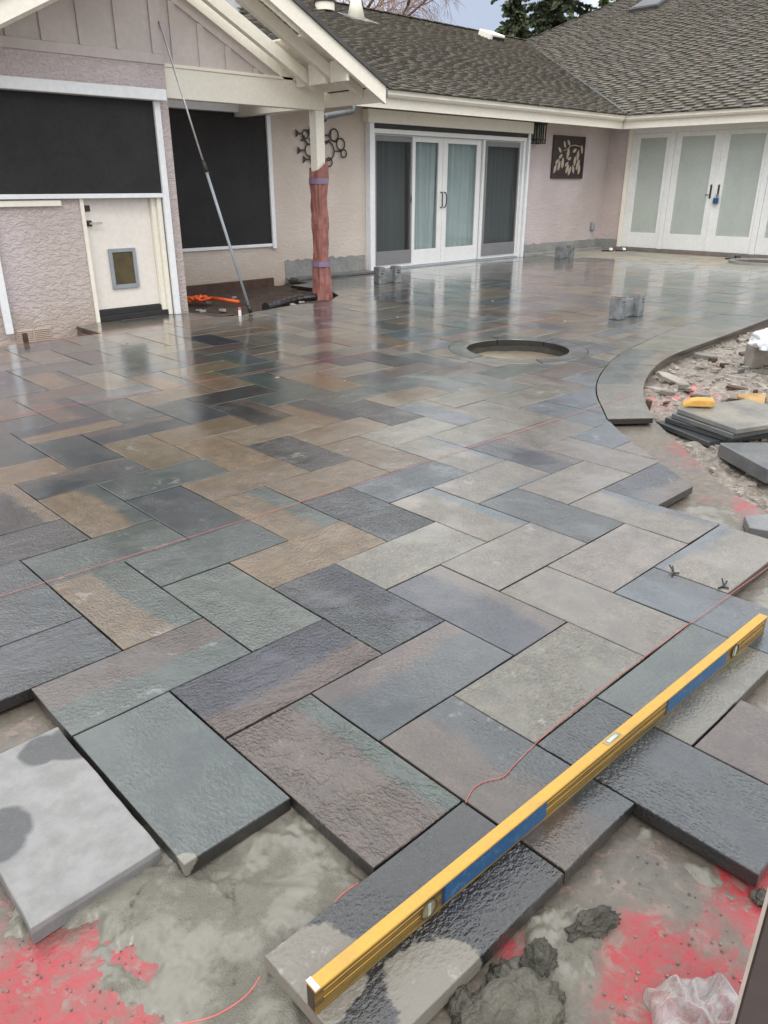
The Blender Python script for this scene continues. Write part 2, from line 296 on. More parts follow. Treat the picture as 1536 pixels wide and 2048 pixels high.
# ------------------------------------------------------------------ mesh helpers
ORG = {}
def tag(o, label=None, cat=None, group=None, kind=None):
    if label: o['label'] = label
    if cat: o['category'] = cat
    if group: o['group'] = group
    if kind: o['kind'] = kind
    return o
def empty(name, loc, label=None, cat=None, group=None, kind=None):
    o = bpy.data.objects.new(name, None); COL.objects.link(o); o.location = loc; o.empty_display_size = .1; ORG[o.name] = Vector(loc)
    return tag(o, label, cat, group, kind)
class MB:
    def __init__(s): s.v = []; s.f = []
    def add(s, vs, fs):
        n = len(s.v); s.v += [Vector(v) for v in vs]; s.f += [tuple(i+n for i in f) for f in fs]; return s
    def box(s, x0, x1, y0, y1, z0, z1):
        return s.add([(x0,y0,z0),(x1,y0,z0),(x1,y1,z0),(x0,y1,z0),(x0,y0,z1),(x1,y0,z1),(x1,y1,z1),(x0,y1,z1)],
                     [(3,2,1,0),(4,5,6,7),(0,1,5,4),(1,2,6,5),(2,3,7,6),(3,0,4,7)])
    def obox(s, M, sx, sy, sz):
        n = len(s.v); s.box(-sx/2, sx/2, -sy/2, sy/2, -sz/2, sz/2)
        for i in range(n, len(s.v)): s.v[i] = M @ s.v[i]
        return s
    def bar(s, a, b, w, h, up=(0,0,1)):
        a = Vector(a); b = Vector(b); x = (b-a).normalized(); u = Vector(up); y = u.cross(x).normalized(); z = x.cross(y)
        M = Matrix((x, y, z)).transposed().to_4x4(); M.translation = (a+b)/2; return s.obox(M, (b-a).length, w, h)
    def prism(s, poly, z0, z1):
        k = len(poly); n = len(s.v); s.v += [Vector((p[0], p[1], z0)) for p in poly]+[Vector((p[0], p[1], z1)) for p in poly]
        s.f.append(tuple(n+i for i in reversed(range(k)))); s.f.append(tuple(n+k+i for i in range(k)))
        for i in range(k): j = (i+1) % k; s.f.append((n+i, n+j, n+k+j, n+k+i))
        return s
    def yprism(s, poly, y0, y1):       # poly in (x,z), counter-clockwise seen from -Y
        k = len(poly); n = len(s.v); s.v += [Vector((p[0], y0, p[1])) for p in poly]+[Vector((p[0], y1, p[1])) for p in poly]
        s.f.append(tuple(n+i for i in range(k))); s.f.append(tuple(n+k+i for i in reversed(range(k))))
        for i in range(k): j = (i+1) % k; s.f.append((n+j, n+i, n+k+i, n+k+j))
        return s
    def tube(s, path, r, seg=8, cap=True):
        path = [Vector(p) for p in path]; rs = r if isinstance(r, (list, tuple)) else [r]*len(path); n0 = len(s.v)
        for i, p in enumerate(path):
            t = (path[min(i+1, len(path)-1)]-path[max(i-1, 0)]).normalized()
            a = t.orthogonal().normalized() if i == 0 else (pa - t*pa.dot(t)).normalized()
            pa = a; b = t.cross(a)
            for k in range(seg):
                an = 2*math.pi*k/seg; s.v.append(p+(a*math.cos(an)+b*math.sin(an))*rs[i])
        for i in range(len(path)-1):
            for k in range(seg):
                k2 = (k+1) % seg; s.f.append((n0+i*seg+k, n0+i*seg+k2, n0+(i+1)*seg+k2, n0+(i+1)*seg+k))
        if cap:
            s.f.append(tuple(n0+k for k in reversed(range(seg)))); e = n0+(len(path)-1)*seg; s.f.append(tuple(e+k for k in range(seg)))
        return s
    def build(s, name, mat, parent=None, bevel=0., smooth=False, kind=None, origin=None, seg=1):
        xs = [v.x for v in s.v]; ys = [v.y for v in s.v]; zs = [v.z for v in s.v]
        og = Vector(origin) if origin is not None else Vector(((min(xs)+max(xs))/2, (min(ys)+max(ys))/2, min(zs)))
        me = bpy.data.meshes.new(name); me.from_pydata([v-og for v in s.v], [], s.f)
        if bevel:
            bm = bmesh.new(); bm.from_mesh(me); bm.normal_update()
            es = [e for e in bm.edges if len(e.link_faces) == 2 and e.calc_face_angle(0) > .5]
            bmesh.ops.bevel(bm, geom=es, offset=bevel, segments=seg, affect='EDGES', clamp_overlap=True); bm.to_mesh(me); bm.free()
        if smooth:
            for p in me.polygons: p.use_smooth = True
        me.materials.append(MAT[mat] if isinstance(mat, str) else mat)
        o = bpy.data.objects.new(name, me); COL.objects.link(o)
        if parent is not None: o.parent = parent; o.location = og-ORG[parent.name]
        else: o.location = og
        ORG[o.name] = og
        if kind: o['kind'] = kind
        return o
def B(*a): return MB().box(*a)
def fbm(x, y, z=0., oct=5, sc=1.): return mn.fractal(Vector((x*sc, y*sc, z)), 1.0, 2.0, oct, noise_basis='PERLIN_ORIGINAL')

def fill_poly(outer, holes, z):
    bm = bmesh.new(); edges = []
    for lp in [outer]+holes:
        vs = [bm.verts.new((p[0], p[1], z)) for p in lp]
        edges += [bm.edges.new((vs[i], vs[(i+1) % len(vs)])) for i in range(len(vs))]
    bmesh.ops.triangle_fill(bm, use_beauty=True, use_dissolve=False, edges=edges)
    bm.normal_update()
    for f in bm.faces:
        if f.normal.z < 0: f.normal_flip()
    return bm
def bm_obj(bm, name, mat, parent=None, kind=None, loc=(0,0,0)):
    me = bpy.data.meshes.new(name); bm.to_mesh(me); bm.free(); me.materials.append(MAT[mat])
    o = bpy.data.objects.new(name, me); COL.objects.link(o); o.location = loc
    if parent is not None: o.parent = parent; o.location = Vector(loc)-ORG[parent.name]
    ORG[o.name] = Vector(loc)
    if kind: o['kind'] = kind
    return o
def clip_convex(subj, conv):          # conv counter-clockwise
    out = list(subj)
    for i in range(len(conv)):
        a = conv[i]; b = conv[(i+1) % len(conv)]; src = out; out = []
        if not src: break
        sd_ = lambda p: (b[0]-a[0])*(p[1]-a[1])-(b[1]-a[1])*(p[0]-a[0])
        for k in range(len(src)):
            p, q = src[k-1], src[k]; dp, dq = sd_(p), sd_(q)
            if (dp >= 0) != (dq >= 0):
                t = dp/(dp-dq); out.append((p[0]+(q[0]-p[0])*t, p[1]+(q[1]-p[1])*t))
            if dq >= 0: out.append(q)
    return out
def area(p): return .5*sum(p[i-1][0]*p[i][1]-p[i][0]*p[i-1][1] for i in range(len(p)))
def clean(p, eps=.004):
    o = []
    for q in p:
        if not o or math.dist(o[-1], q) > eps: o.append(q)
    while len(o) > 2 and math.dist(o[0], o[-1]) <= eps: o.pop()
    return o


# ================================================================== GROUND
MB().add([(-300,-300,-.24),(300,-300,-.24),(300,300,-.24),(-300,300,-.24)], [(0,1,2,3)]).build('ground', 'soil', kind='structure')
PITC = (5.03, 1.58); PR0, PR1 = .475, .645
def circ(c, r, n, rev=False):
    p = [(c[0]+r*math.cos(2*math.pi*i/n), c[1]+r*math.sin(2*math.pi*i/n)) for i in range(n)]
    return p[::-1] if rev else p
LAT = lambda u, v: (u*W, -v*W)
COP_OUT = [(16.2,1.35),(12.2,.95),(8.51,.66),(7.55,.57),(6.6,.5),(5.92,.46),(5.45,.37),(4.93,.2),(4.5,.0),(4.24,-.15),(3.97,-.34),(3.81,-.458)]
COP_IN = [(16.2,1.95),(12.2,1.55),(10.2,1.34),(7.88,1.16),(6.72,1.03),(5.51,.80),(4.82,.545),(4.36,.317),(4.04,.113),(3.75,-.12),(3.569,-.262)]
POCKET = [(3.97,5.73),(3.99,5.17),(4.29,5.05),(4.5,5.15),(4.88,5.24),(5.36,5.31),(5.75,5.22),(6.28,5.62),(6.55,6.15),(6.5,7.0),(6.9,7.05),(6.9,7.72)]
FOOT = [(3.95,-.40),(3.5,-.84),(3.2,-1.13),(3.0,-1.36),(2.85,-1.6),(2.78,-2.2),(2.8,-4.6)]
base_out = [(-4.5,-4.6)] + FOOT[::-1] + [(x-.03, y+.03) for x, y in COP_OUT[::-1][2:]] + [(16.4,1.35),(16.4,7.72)] + POCKET[::-1] + [(2.58,5.73),(2.58,5.08),(-4.5,5.08)]
bm = fill_poly(base_out, [circ(PITC, PR0+.035, 48)], -.058)
ext = [e for e in bm.edges if len(e.link_faces) == 1]
r = bmesh.ops.extrude_edge_only(bm, edges=ext)
for v in [g for g in r['geom'] if isinstance(g, bmesh.types.BMVert)]: v.co.z = -.26
bm.normal_update(); bm_obj(bm, 'concrete_base', 'base', kind='structure')

def pip(x, y, poly):
    c = False; j = len(poly)-1
    for i in range(len(poly)):
        a, b = poly[i], poly[j]
        if (a[1] > y) != (b[1] > y) and x < (b[0]-a[0])*(y-a[1])/(b[1]-a[1])+a[0]: c = not c
        j = i
    return c
def sdist(x, y, poly):
    d = 9.
    for i in range(len(poly)):
        a, b = poly[i-1], poly[i]; ex_, ey_ = b[0]-a[0], b[1]-a[1]; t = max(0, min(1, ((x-a[0])*ex_+(y-a[1])*ey_)/(ex_*ex_+ey_*ey_+1e-12)))
        d = min(d, math.hypot(x-a[0]-ex_*t, y-a[1]-ey_*t))
    return d if pip(x, y, poly) else -d
def hfield(name, x0, x1, y0, y1, st, hf, mat, kind, poly=None, jag=.0, soft=.075):
    nx = int((x1-x0)/st)+1; ny = int((y1-y0)/st)+1; vs = []; keep = []
    for j in range(ny):
        for i in range(nx):
            x = x0+i*st; y = y0+j*st; h = hf(x, y); ok = True
            if poly is not None:
                t = (sdist(x, y, poly)+jag*(fbm(x, y, 3, 5, 7)+.5*fbm(x, y, 8, 4, 22)))/soft; ok = t > -.6
                t = max(0, min(1, t)); h = -.064+(h+.064)*t*t*(3-2*t)
            vs.append(Vector((x, y, h))); keep.append(ok)
    fs = [(j*nx+i, j*nx+i+1, (j+1)*nx+i+1, (j+1)*nx+i) for j in range(ny-1) for i in range(nx-1) if keep[j*nx+i] and keep[j*nx+i+1] and keep[(j+1)*nx+i] and keep[(j+1)*nx+i+1]]
    used = sorted({k for f in fs for k in f}); ix = {k: n for n, k in enumerate(used)}
    m = MB(); m.v = [vs[k] for k in used]; m.f = [tuple(ix[k] for k in f) for f in fs]
    return m.build(name, mat, smooth=True, kind=kind, origin=(0, 0, 0))
def hsoil(x, y):
    h = -.105+.03*fbm(x, y, 0, 6, 1.6)+.045*abs(fbm(x, y, 5, 5, 6))+.012*fbm(x, y, 15, 4, 22)
    return min(h, -.062)
hfield('garden_bed', 2.7, 16.3, -4.6, 1.5, .045, hsoil, 'soil', 'structure')
hfield('soil_pocket', 3.9, 7.0, 4.95, 7.75, .035, lambda x, y: -.085+.03*fbm(x, y, 1, 5, 2.5)+.012*fbm(x, y, 4, 4, 14), 'soilb', 'structure')
MORTAR_POLY = [LAT(*p) for p in ((-2.0,4.3),(-1.3,3.7),(-.7,4.4),(0.35,4.5),(0.35,6.3),(-.7,6.5),(-1.0,7.2),(-1.5,6.75),(-1.78,5.9),(-1.85,5.3))]
def hmort(x, y):
    h = -.043+.010*fbm(x, y, 0, 3, 3.2)
    rough_ = max(0, min(1, (fbm(x, y, 60, 2, 4)+.12)*3)); rough_ = max(rough_, math.exp(-((x+.24)**2+(y+1.86)**2)/.014), math.exp(-((x+.47)**2+(y+1.60)**2)/.010))
    h += rough_*(.007*abs(fbm(x, y, 2, 5, 26))+.004*fbm(x, y, 12, 4, 60))
    # smear left by the trowel, with the lip it pushed up and the ridges beside it
    a = (x+.17)*.66-(y+1.58)*.75; b = (x+.17)*.75+(y+1.58)*.66
    h -= .010*math.exp(-(a/.16)**4-(b/.055)**2); h += .012*math.exp(-((a+.165)/.016)**2-(b/.05)**2)*(1+.5*fbm(x, y, 9, 3, 40))
    h += .006*math.exp(-(a/.18)**4)*(math.exp(-((b-.075)/.018)**2)+math.exp(-((b+.07)/.016)**2))
    for s_, o_ in ((31, 0.), (77, .02)):                                  # drying cracks
        cr_ = fbm(x, y, s_, 2, 4.5)-o_; h -= .011*math.exp(-(cr_/.011)**2)*max(0, min(1, fbm(x, y, s_+9, 1, 5)*3+.1))
    return max(h, -.0575)
hfield('mortar_bed', -.68, .10, -2.25, -1.12, .0065, hmort, 'mortar', 'stuff', MORTAR_POLY, .11, .12)
hfield('mortar_bed', 1.2, 2.78, -2.9, -1.83, .016, lambda x, y: -.055+.016*abs(fbm(x, y, 0, 5, 6))+.010*fbm(x, y, 3, 5, 17), 'mortar', 'stuff', [LAT(*p) for p in ((4,7),(6,7),(6,6),(9.2,6),(9.2,9),(4,9))], .03)
hfield('mortar_bed', 2.3, 3.0, -1.62, -1.2, .016, lambda x, y: -.057+.020*max(0, fbm(x, y, 6, 5, 7))+.006*fbm(x, y, 3, 4, 26), 'mortar', 'stuff', [LAT(*p) for p in ((7.9,4.02),(9.15,4.02),(9.5,4.7),(8.6,5.05),(7.9,5.02))], .06)
hfield('mortar_bed', -.1, .64, -2.3, -2.13, .007, lambda x, y: -.062+.022*max(0, 1-abs(y+2.148)/.05)*(.7+fbm(x, y, 1, 5, 18)), 'mortar', 'stuff', [(-.1,-2.136),(.6,-2.136),(.6,-2.21),(-.1,-2.22)], .05)
hfield('mortar_bed', .5, .62, -2.75, -2.13, .007, lambda x, y: -.062+.034*max(0, 1-abs(x-.60)/.08)*(.6+fbm(x, y, 1, 5, 20)), 'mortar', 'stuff', [(.53,-2.14),(.608,-2.136),(.608,-2.75),(.53,-2.75)], .05)
hfield('mortar_bed', -.66, -.2, -.92, -.6, .012, lambda x, y: -.055+.008*fbm(x, y, 1, 5, 9), 'mortar', 'stuff', [LAT(*p) for p in ((-2.1,1.98),(-.98,1.98),(-.98,2.35),(-2.1,2.3))], .08)

hfield('mortar_bed', -.16, .36, -2.5, -2.12, .006, lambda x, y: -.052+.012*abs(fbm(x, y, 21, 5, 14))+.010*fbm(x, y, 23, 4, 34), 'mortar', 'stuff', [(-.16,-2.14),(.10,-2.14),(.26,-2.15),(.33,-2.20),(.27,-2.29),(.12,-2.30),(.04,-2.40),(-.16,-2.42)], .10, .06)

# ================================================================== PATIO
PAL = dict(L=(.112,.098,.073), T=(.118,.084,.049), N=(.062,.044,.033), G=(.040,.055,.049), S=(.025,.032,.037), B=(.012,.016,.028), P=(.050,.067,.080), K=(.008,.009,.010), H=(.056,.067,.060), C=(.012,.012,.0125))
def smooth(line, it=2):
    for _ in range(it):
        q = [line[0]]
        for a, b in zip(line, line[1:]): q += [(a[0]*.75+b[0]*.25, a[1]*.75+b[1]*.25), (a[0]*.25+b[0]*.75, a[1]*.25+b[1]*.75)]
        line = q+[line[-1]]
    return line
TC = {}   # tile start -> main tone, second tone, threshold of the second tone across the width (1.2 = none), relief
for k, v in {(-1,-1):'SSx8',(-2,1):'SGx9',(0,0):'TG.1 8',(0,-1):'GGx5',(-1,-2):'KSx12',(0,-4):'KT.5 9',(1,-3):'TG.35 5',(2,-3):'GSx4',(1,-4):'SN.6 5',(2,-2):'SSx5',(1,0):'GG x6',(3,-2):'TTx6',(3,-1):'TG.2 7',
    (2,1):'TTx9',(1,1):'HHx9',(2,2):'SB.2 12',(3,2):'LLx5',(4,-1):'TTx7',(4,0):'SSx12',(5,0):'PSx9',(5,1):'LP.55 5',(4,3):'LLx4',(3,3):'BN.42 4',(-1,2):'GN-.15 5',(0,3):'NB-.35 11',(1,4):'SN.35 4',(-1,3):'GGx4',
    (0,4):'NG.45 11',(1,5):'NS.15 6',(2,5):'LL.9 7',(4,4):'LLx5',(5,4):'LLx5',(6,5):'LP.6 5',(5,5):'PS.3 5',(3,6):'LG.05 5',(2,6):'SSx8',(3,7):'NNx5',(-1,6):'CCx8',(6,1):'PL-.9 5',(6,2):'SBx6',(7,2):'LLx4',(7,3):'LP.6 5',
    (8,3):'NB-.2 6',(8,0):'BN.45 5',(9,1):'LL.8 4',(7,-1):'LP.6 5',(9,0):'LLx4',(8,-1):'LNx5',(7,-2):'LTx5',(6,-2):'TTx6',(5,-3):'KKx9',(4,-4):'TTx5',(5,-4):'TTx6',(6,-3):'TLx6',(3,-5):'TGx4',(4,-5):'TGx4',(6,-6):'KN.3 6',
    (7,-5):'TS-.1 4',(8,-4):'KBx9',(9,-3):'PT.5 5',(3,-6):'BN.3 4',(2,-6):'SSx4',(2,-7):'TB.0 4',(1,-7):'SSx4',(0,-5):'TTx5',(1,-8):'SSx4',(2,-10):'NTx4',(3,-9):'NB.2 4',(4,-8):'SSx5',(5,-7):'SSx4',(3,-10):'NB x4',
    (4,-9):'PPx4',(5,-8):'TNx4',(6,-7):'KKx5',(7,-6):'GGx4',(8,-5):'GGx4',(9,-4):'TLx4',(10,-3):'LNx4',(11,-2):'LLx4',(10,-2):'LLx4',(11,-1):'PPx4',(12,-1):'PLx4',(10,1):'PPx4',(10,2):'LLx4',(12,0):'PLx4'}.items():
    s_ = v[2:].strip()
    if s_[0] == 'x': TC[k] = (v[0], v[1], 1.6, float(s_[1:])/10)
    else:
        a_, b_ = s_.split(); TC[k] = (v[0], v[1], float(a_), float(b_)/10)
REGION = [(-4.5,-4.6)] + [LAT(9.2,12), LAT(9.2,4.01), LAT(9.99,2.91), LAT(10.61,2.07)] + [(x-.003, y+.005) for x, y in smooth(COP_IN)[::-1]] + [(16.24,1.95),(16.24,7.66)] + [(p[0], p[1]) for p in POCKET[::-1][1:-1]] + [(6.9,7.66)][:0] + [(3.98,5.68),(2.56,5.68),(2.56,5.06),(-4.5,5.06)]
REGION.insert(REGION.index((16.24,7.66))+1, (6.92,7.66))
patio = empty('patio', (0, 0, 0), 'wet bluestone patio laid in a herringbone of rectangular slabs', None, None, 'structure')
if 'label' in patio: del patio['label']
MISSING = {(-2,2),(-2,5),(-3,4),(0,7),(4,7),(6,6),(7,6),(8,4),(9,4)}
def piece(poly, org, axis, T=.040, z=0., jit=.0016, step=.15, inset=.0016):
    """irregular-edged slab: returns verts, faces and local position of each vertex"""
    pts = []
    for i in range(len(poly)):
        a = Vector(poly[i]); b = Vector(poly[(i+1) % len(poly)]); n = max(1, int((b-a).length/step)); nr = Vector(((b-a).y, -(b-a).x)); nr = nr.normalized() if nr.length else nr
        for k in range(n): pts.append(a.lerp(b, k/n)+nr*random.uniform(-jit, jit*.3))
    c = sum(pts, Vector((0, 0)))/len(pts); n = len(pts); vs = []
    ins = []
    for i in range(n):
        t = (pts[(i+1) % n]-pts[i-1]); nr = Vector((-t.y, t.x)).normalized(); ins.append(pts[i]+nr*inset*random.uniform(.6, 1.5))
    tx, ty = random.uniform(-.003, .003), random.uniform(-.003, .003); dz = random.uniform(-.0012, .0012)
    zz = lambda p: z+dz+(p.x-c.x)*tx+(p.y-c.y)*ty
    vs = [Vector((p.x, p.y, zz(p))) for p in ins]+[Vector((p.x, p.y, zz(p)-.0022)) for p in pts]+[Vector((p.x, p.y, z-T)) for p in pts]
    fs = [tuple(range(n))]
    for r_ in (0, 1):
        for i in range(n): j = (i+1) % n; fs.append((r_*n+j, r_*n+i, (r_+1)*n+i, (r_+1)*n+j))
    ax = Vector(axis); ay = Vector((-ax.y, ax.x)) if axis != (0, -1) else Vector((1, 0))
    lp = [((Vector((v.x, v.y))-Vector(org)).dot(ax), (Vector((v.x, v.y))-Vector(org)).dot(ay), v.z-z) for v in vs]
    return vs, fs, lp
def put_attrs(me, lp=None, cA=None, cB=None, prm=None, dry=None):
    for nm, ty, dat in (('lp', 'FLOAT_VECTOR', lp), ('cA', 'FLOAT_COLOR', cA), ('cB', 'FLOAT_COLOR', cB), ('prm', 'FLOAT_VECTOR', prm), ('dry', 'FLOAT', dry)):
        if dat is None: continue
        a = me.attributes.new(nm, ty, 'POINT'); key = {'FLOAT_VECTOR': 'vector', 'FLOAT_COLOR': 'color', 'FLOAT': 'value'}[ty]
        a.data.foreach_set(key, [x for d in dat for x in d] if ty != 'FLOAT' else list(dat))
def jitc(c, k=.12):
    g = 1+random.uniform(-k, k); return tuple(max(.01, x*g*(1+random.uniform(-.05, .05))) for x in c)+(1,)
def mk_stone(name, parent, P, cA, cB, thr, amp, seed, dry=0., mat='paver', loc=None, rot=None):
    vs, fs, lp = P; og = Vector((sum(v.x for v in vs)/len(vs), sum(v.y for v in vs)/len(vs), 0)) if loc is None else Vector(loc)
    me = bpy.data.meshes.new(name); me.from_pydata([v-og for v in vs], [], fs); n = len(vs)
    put_attrs(me, lp, [cA]*n, [cB]*n, [(thr, amp, seed)]*n, [dry]*n); me.materials.append(MAT[mat])
    o = bpy.data.objects.new(name, me); COL.objects.link(o); o.location = og-(ORG[parent.name] if parent is not None else Vector()); ORG[o.name] = og
    if parent is not None: o.parent = parent
    return o
def rand_tones():
    a = random.choices('LTNGSBPHK', (34, 20, 6, 14, 5, 2, 11, 8, 1))[0]; b = random.choice('LNGSP'); return a, b, random.choice((1.6, 1.6, 1.6, .3, -.3, .5)), random.uniform(.35, .6)
tiles = []
for i in range(-8, 56):
    for j in range(-27, 12):
        k = (i-j) % 4
        if k == 1: o_, w_, h_ = 'u', 2, 1
        elif k == 0: o_, w_, h_ = 'v', 1, 2
        else: continue
        if (i, j) in MISSING: continue
        if j >= 3 and (i, j) not in TC: continue
        if j >= 6 and i < -1: continue
        if i < -2 and j > -1 and (i < -6 or j > 1): continue
        g = .0026
        x0, x1 = i*W+g, (i+w_)*W-g; y1, y0 = -j*W-g, -(j+h_)*W+g
        rect = [(x0, y0), (x1, y0), (x1, y1), (x0, y1)]
        P_ = clean(clip_convex(REGION, rect))
        if len(P_) < 3 or abs(area(P_)) < .006: continue
        if area(P_) < 0: P_ = P_[::-1]
        c = ((x0+x1)/2, (y0+y1)/2)
        dd = math.hypot(max(abs(c[0]-PITC[0])-(x1-x0)/2, 0), max(abs(c[1]-PITC[1])-(y1-y0)/2, 0))
        far = max(math.hypot(x-PITC[0], y-PITC[1]) for x, y in P_)
        if far < PR1: continue
        z3 = Vector((c[0], c[1], 0))-CAM; dep = z3.dot(FW)
        if dep < .3: continue
        pts = [pj((x, y, 0)) for x, y in rect]; pa = abs(area(pts)); cx, cy = pj((c[0], c[1], 0))
        vis = -150 < cx < 1690 and cy < 2250
        tiles.append((pa if vis else 0, (i, j), o_, P_, c, dd < PR1))
tiles.sort(key=lambda t: -t[0])
acc = dict(v=[], f=[], lp=[], cA=[], cB=[], prm=[], dry=[])
cutc = MB().prism(circ(PITC, PR1+.004, 72), -.3, .3).build('pit_cutter', 'conc')
for n_, (pa, ij, o_, P_, c, cut) in enumerate(tiles):
    a, b, thr, amp = TC.get(ij) or rand_tones()
    cA, cB = jitc(PAL[a]), jitc(PAL[b]); sd_ = random.random()*9
    amp = amp*.62 if amp <= .55 else amp*.9
    P3 = piece(P_, c, (1, 0) if o_ == 'u' else (0, -1), z=0, step=.13 if n_ < 60 else .3)
    if n_ < 300 or cut:
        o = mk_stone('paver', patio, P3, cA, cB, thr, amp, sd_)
        if cut:
            md = o.modifiers.new('b', 'BOOLEAN'); md.operation = 'DIFFERENCE'; md.object = cutc; md.solver = 'EXACT'
            bpy.context.view_layer.update(); dg = bpy.context.evaluated_depsgraph_get(); me = bpy.data.meshes.new_from_object(o.evaluated_get(dg)); o.modifiers.clear(); o.data = me
            for nm in ('lp', 'cA', 'cB', 'prm', 'dry'):
                if nm in me.attributes: me.attributes.remove(me.attributes[nm])
            gl = [Vector((v.co.x+o.location.x, v.co.y+o.location.y, v.co.z)) for v in me.vertices]; k_ = len(gl)
            put_attrs(me, [(g.x-c[0], g.y-c[1], g.z) if o_ == 'u' else (c[1]-g.y, g.x-c[0], g.z) for g in gl], [cA]*k_, [cB]*k_, [(thr, amp, sd_)]*k_, [0.]*k_)
    else:
        n0 = len(acc['v']); acc['v'] += P3[0]; acc['f'] += [tuple(k+n0 for k in f) for f in P3[1]]; m_ = len(P3[0])
        acc['lp'] += P3[2]; acc['cA'] += [cA]*m_; acc['cB'] += [cB]*m_; acc['prm'] += [(thr, amp, sd_)]*m_; acc['dry'] += [0.]*m_
bpy.data.objects.remove(cutc)
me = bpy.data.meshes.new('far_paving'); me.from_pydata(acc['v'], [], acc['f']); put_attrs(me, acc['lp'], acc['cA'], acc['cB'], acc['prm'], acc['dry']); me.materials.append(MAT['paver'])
o = bpy.data.objects.new('far_paving', me); COL.objects.link(o); o.parent = patio; o['kind'] = 'stuff'

# curved coping stones
def resample(line, n):
    L_ = [0]
    for a, b in zip(line, line[1:]): L_.append(L_[-1]+math.dist(a, b))
    out = []
    for k in range(n+1):
        d = L_[-1]*k/n; i = max(j for j in range(len(L_)-1) if L_[j] <= d+1e-9); t = (d-L_[i])/max(L_[i+1]-L_[i], 1e-9)
        out.append((line[i][0]+(line[i+1][0]-line[i][0])*t, line[i][1]+(line[i+1][1]-line[i][1])*t))
    return out
ci, co = smooth(COP_IN), smooth(COP_OUT)
lens = [0, .235, .395, .52, .60, .672, .742, .805, .865, .925, 1.0]
NI = 200; ri, ro = resample(ci, NI), resample(co, NI)
for a, b in zip(lens, lens[1:]):
    i0, i1 = int(a*NI), int(b*NI); ks = sorted({i0+round((i1-i0)*t/6) for t in range(7)})
    pi, po = [Vector(ri[k]) for k in ks], [Vector(ro[k]) for k in ks]
    for ln in (pi, po):
        d0 = (ln[1]-ln[0]).normalized(); d1 = (ln[-2]-ln[-1]).normalized(); ln[0] = ln[0]+d0*.003; ln[-1] = ln[-1]+d1*.003
    poly = [tuple(p) for p in po]+[tuple(p) for p in reversed(pi)]
    if area(poly) < 0: poly = poly[::-1]
    mid = (pi[3]+po[3])/2; ax = (pi[-1]-pi[0]).normalized()
    tone = random.choice(('L', 'H', 'G', 'L', 'L'))
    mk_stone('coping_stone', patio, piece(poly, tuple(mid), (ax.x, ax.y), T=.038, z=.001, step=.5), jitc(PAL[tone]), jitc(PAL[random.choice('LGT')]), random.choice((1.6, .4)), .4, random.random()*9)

# ================================================================== FIRE PIT
fp = empty('fire_pit', (*PITC, -.16), 'round sunken fire pit hole ringed with flush bluestone segments', 'fire pit')
for k, (a0, a1) in enumerate(((5, 62), (62, 128), (128, 178), (178, 236), (236, 300), (300, 365))):
    n = 9; A = [R(a0+.5+(a1-a0-1)*t/n) for t in range(n+1)]
    am = (A[0]+A[-1])/2; tone = 'GLHLGP'[k]; vs = []; fs = []; nn = n+1; dz = random.uniform(-.001, .001)
    for rr, zz in ((PR1, -.038), (PR1, -.003), (PR1-.003, .001+dz), (PR0+.003, .001+dz), (PR0, -.003), (PR0, -.05)):
        vs += [Vector((PITC[0]+rr*math.cos(a), PITC[1]+rr*math.sin(a), zz)) for a in A]
    for r_ in range(5):
        for q_ in range(n): fs.append((r_*nn+q_, r_*nn+q_+1, (r_+1)*nn+q_+1, (r_+1)*nn+q_))
    fs.append(tuple(r_*nn for r_ in range(6))); fs.append(tuple(r_*nn+n for r_ in reversed(range(6))))
    cx_, cy_ = PITC[0]+.56*math.cos(am), PITC[1]+.56*math.sin(am)
    lp = [((v.x-cx_)*-math.sin(am)+(v.y-cy_)*math.cos(am), (v.x-cx_)*math.cos(am)+(v.y-cy_)*math.sin(am), v.z) for v in vs]
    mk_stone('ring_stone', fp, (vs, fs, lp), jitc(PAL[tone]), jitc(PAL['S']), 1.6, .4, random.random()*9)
m = MB(); n = 64
for i in range(n):
    a = 2*math.pi*i/n
    for z in (-.044, -.11, -.22): rr = PR0+.008+random.uniform(-.006, .006); m.v.append(Vector((PITC[0]+rr*math.cos(a), PITC[1]+rr*math.sin(a), z)))
for i in range(n):
    j = (i+1) % n
    for k in (0, 1): m.f.append((i*3+k, j*3+k, j*3+k+1, i*3+k+1))
m.build('pit_wall', 'pitwall', fp, smooth=True)
m = MB(); m.v.append(Vector((*PITC, -.115)))
for rr in (.2, .36, PR0+.02):
    for i in range(n): a = 2*math.pi*i/n; m.v.append(Vector((PITC[0]+rr*math.cos(a), PITC[1]+rr*math.sin(a), -.115+.008*fbm(rr*math.cos(a), rr*math.sin(a), 3, 4, 5))))
for i in range(n):
    j = (i+1) % n; m.f.append((0, 1+i, 1+j))
    for k in (0, 1): m.f.append((1+k*n+i, 1+(k+1)*n+i, 1+(k+1)*n+j, 1+k*n+j))
m.build('pit_floor', 'mud', fp, smooth=True)

# ================================================================== HOUSE
YL, YB, XR = 5.72, 7.70, 16.28
HS = empty('house', (8, 7.7, -.22), 'single-storey mauve stucco house with shingled roof around the wet patio', 'house')
sub = lambda name, loc: (lambda o: (setattr(o, 'parent', HS), setattr(o, 'location', Vector(loc)-ORG['house']), o)[2])(empty(name, loc))
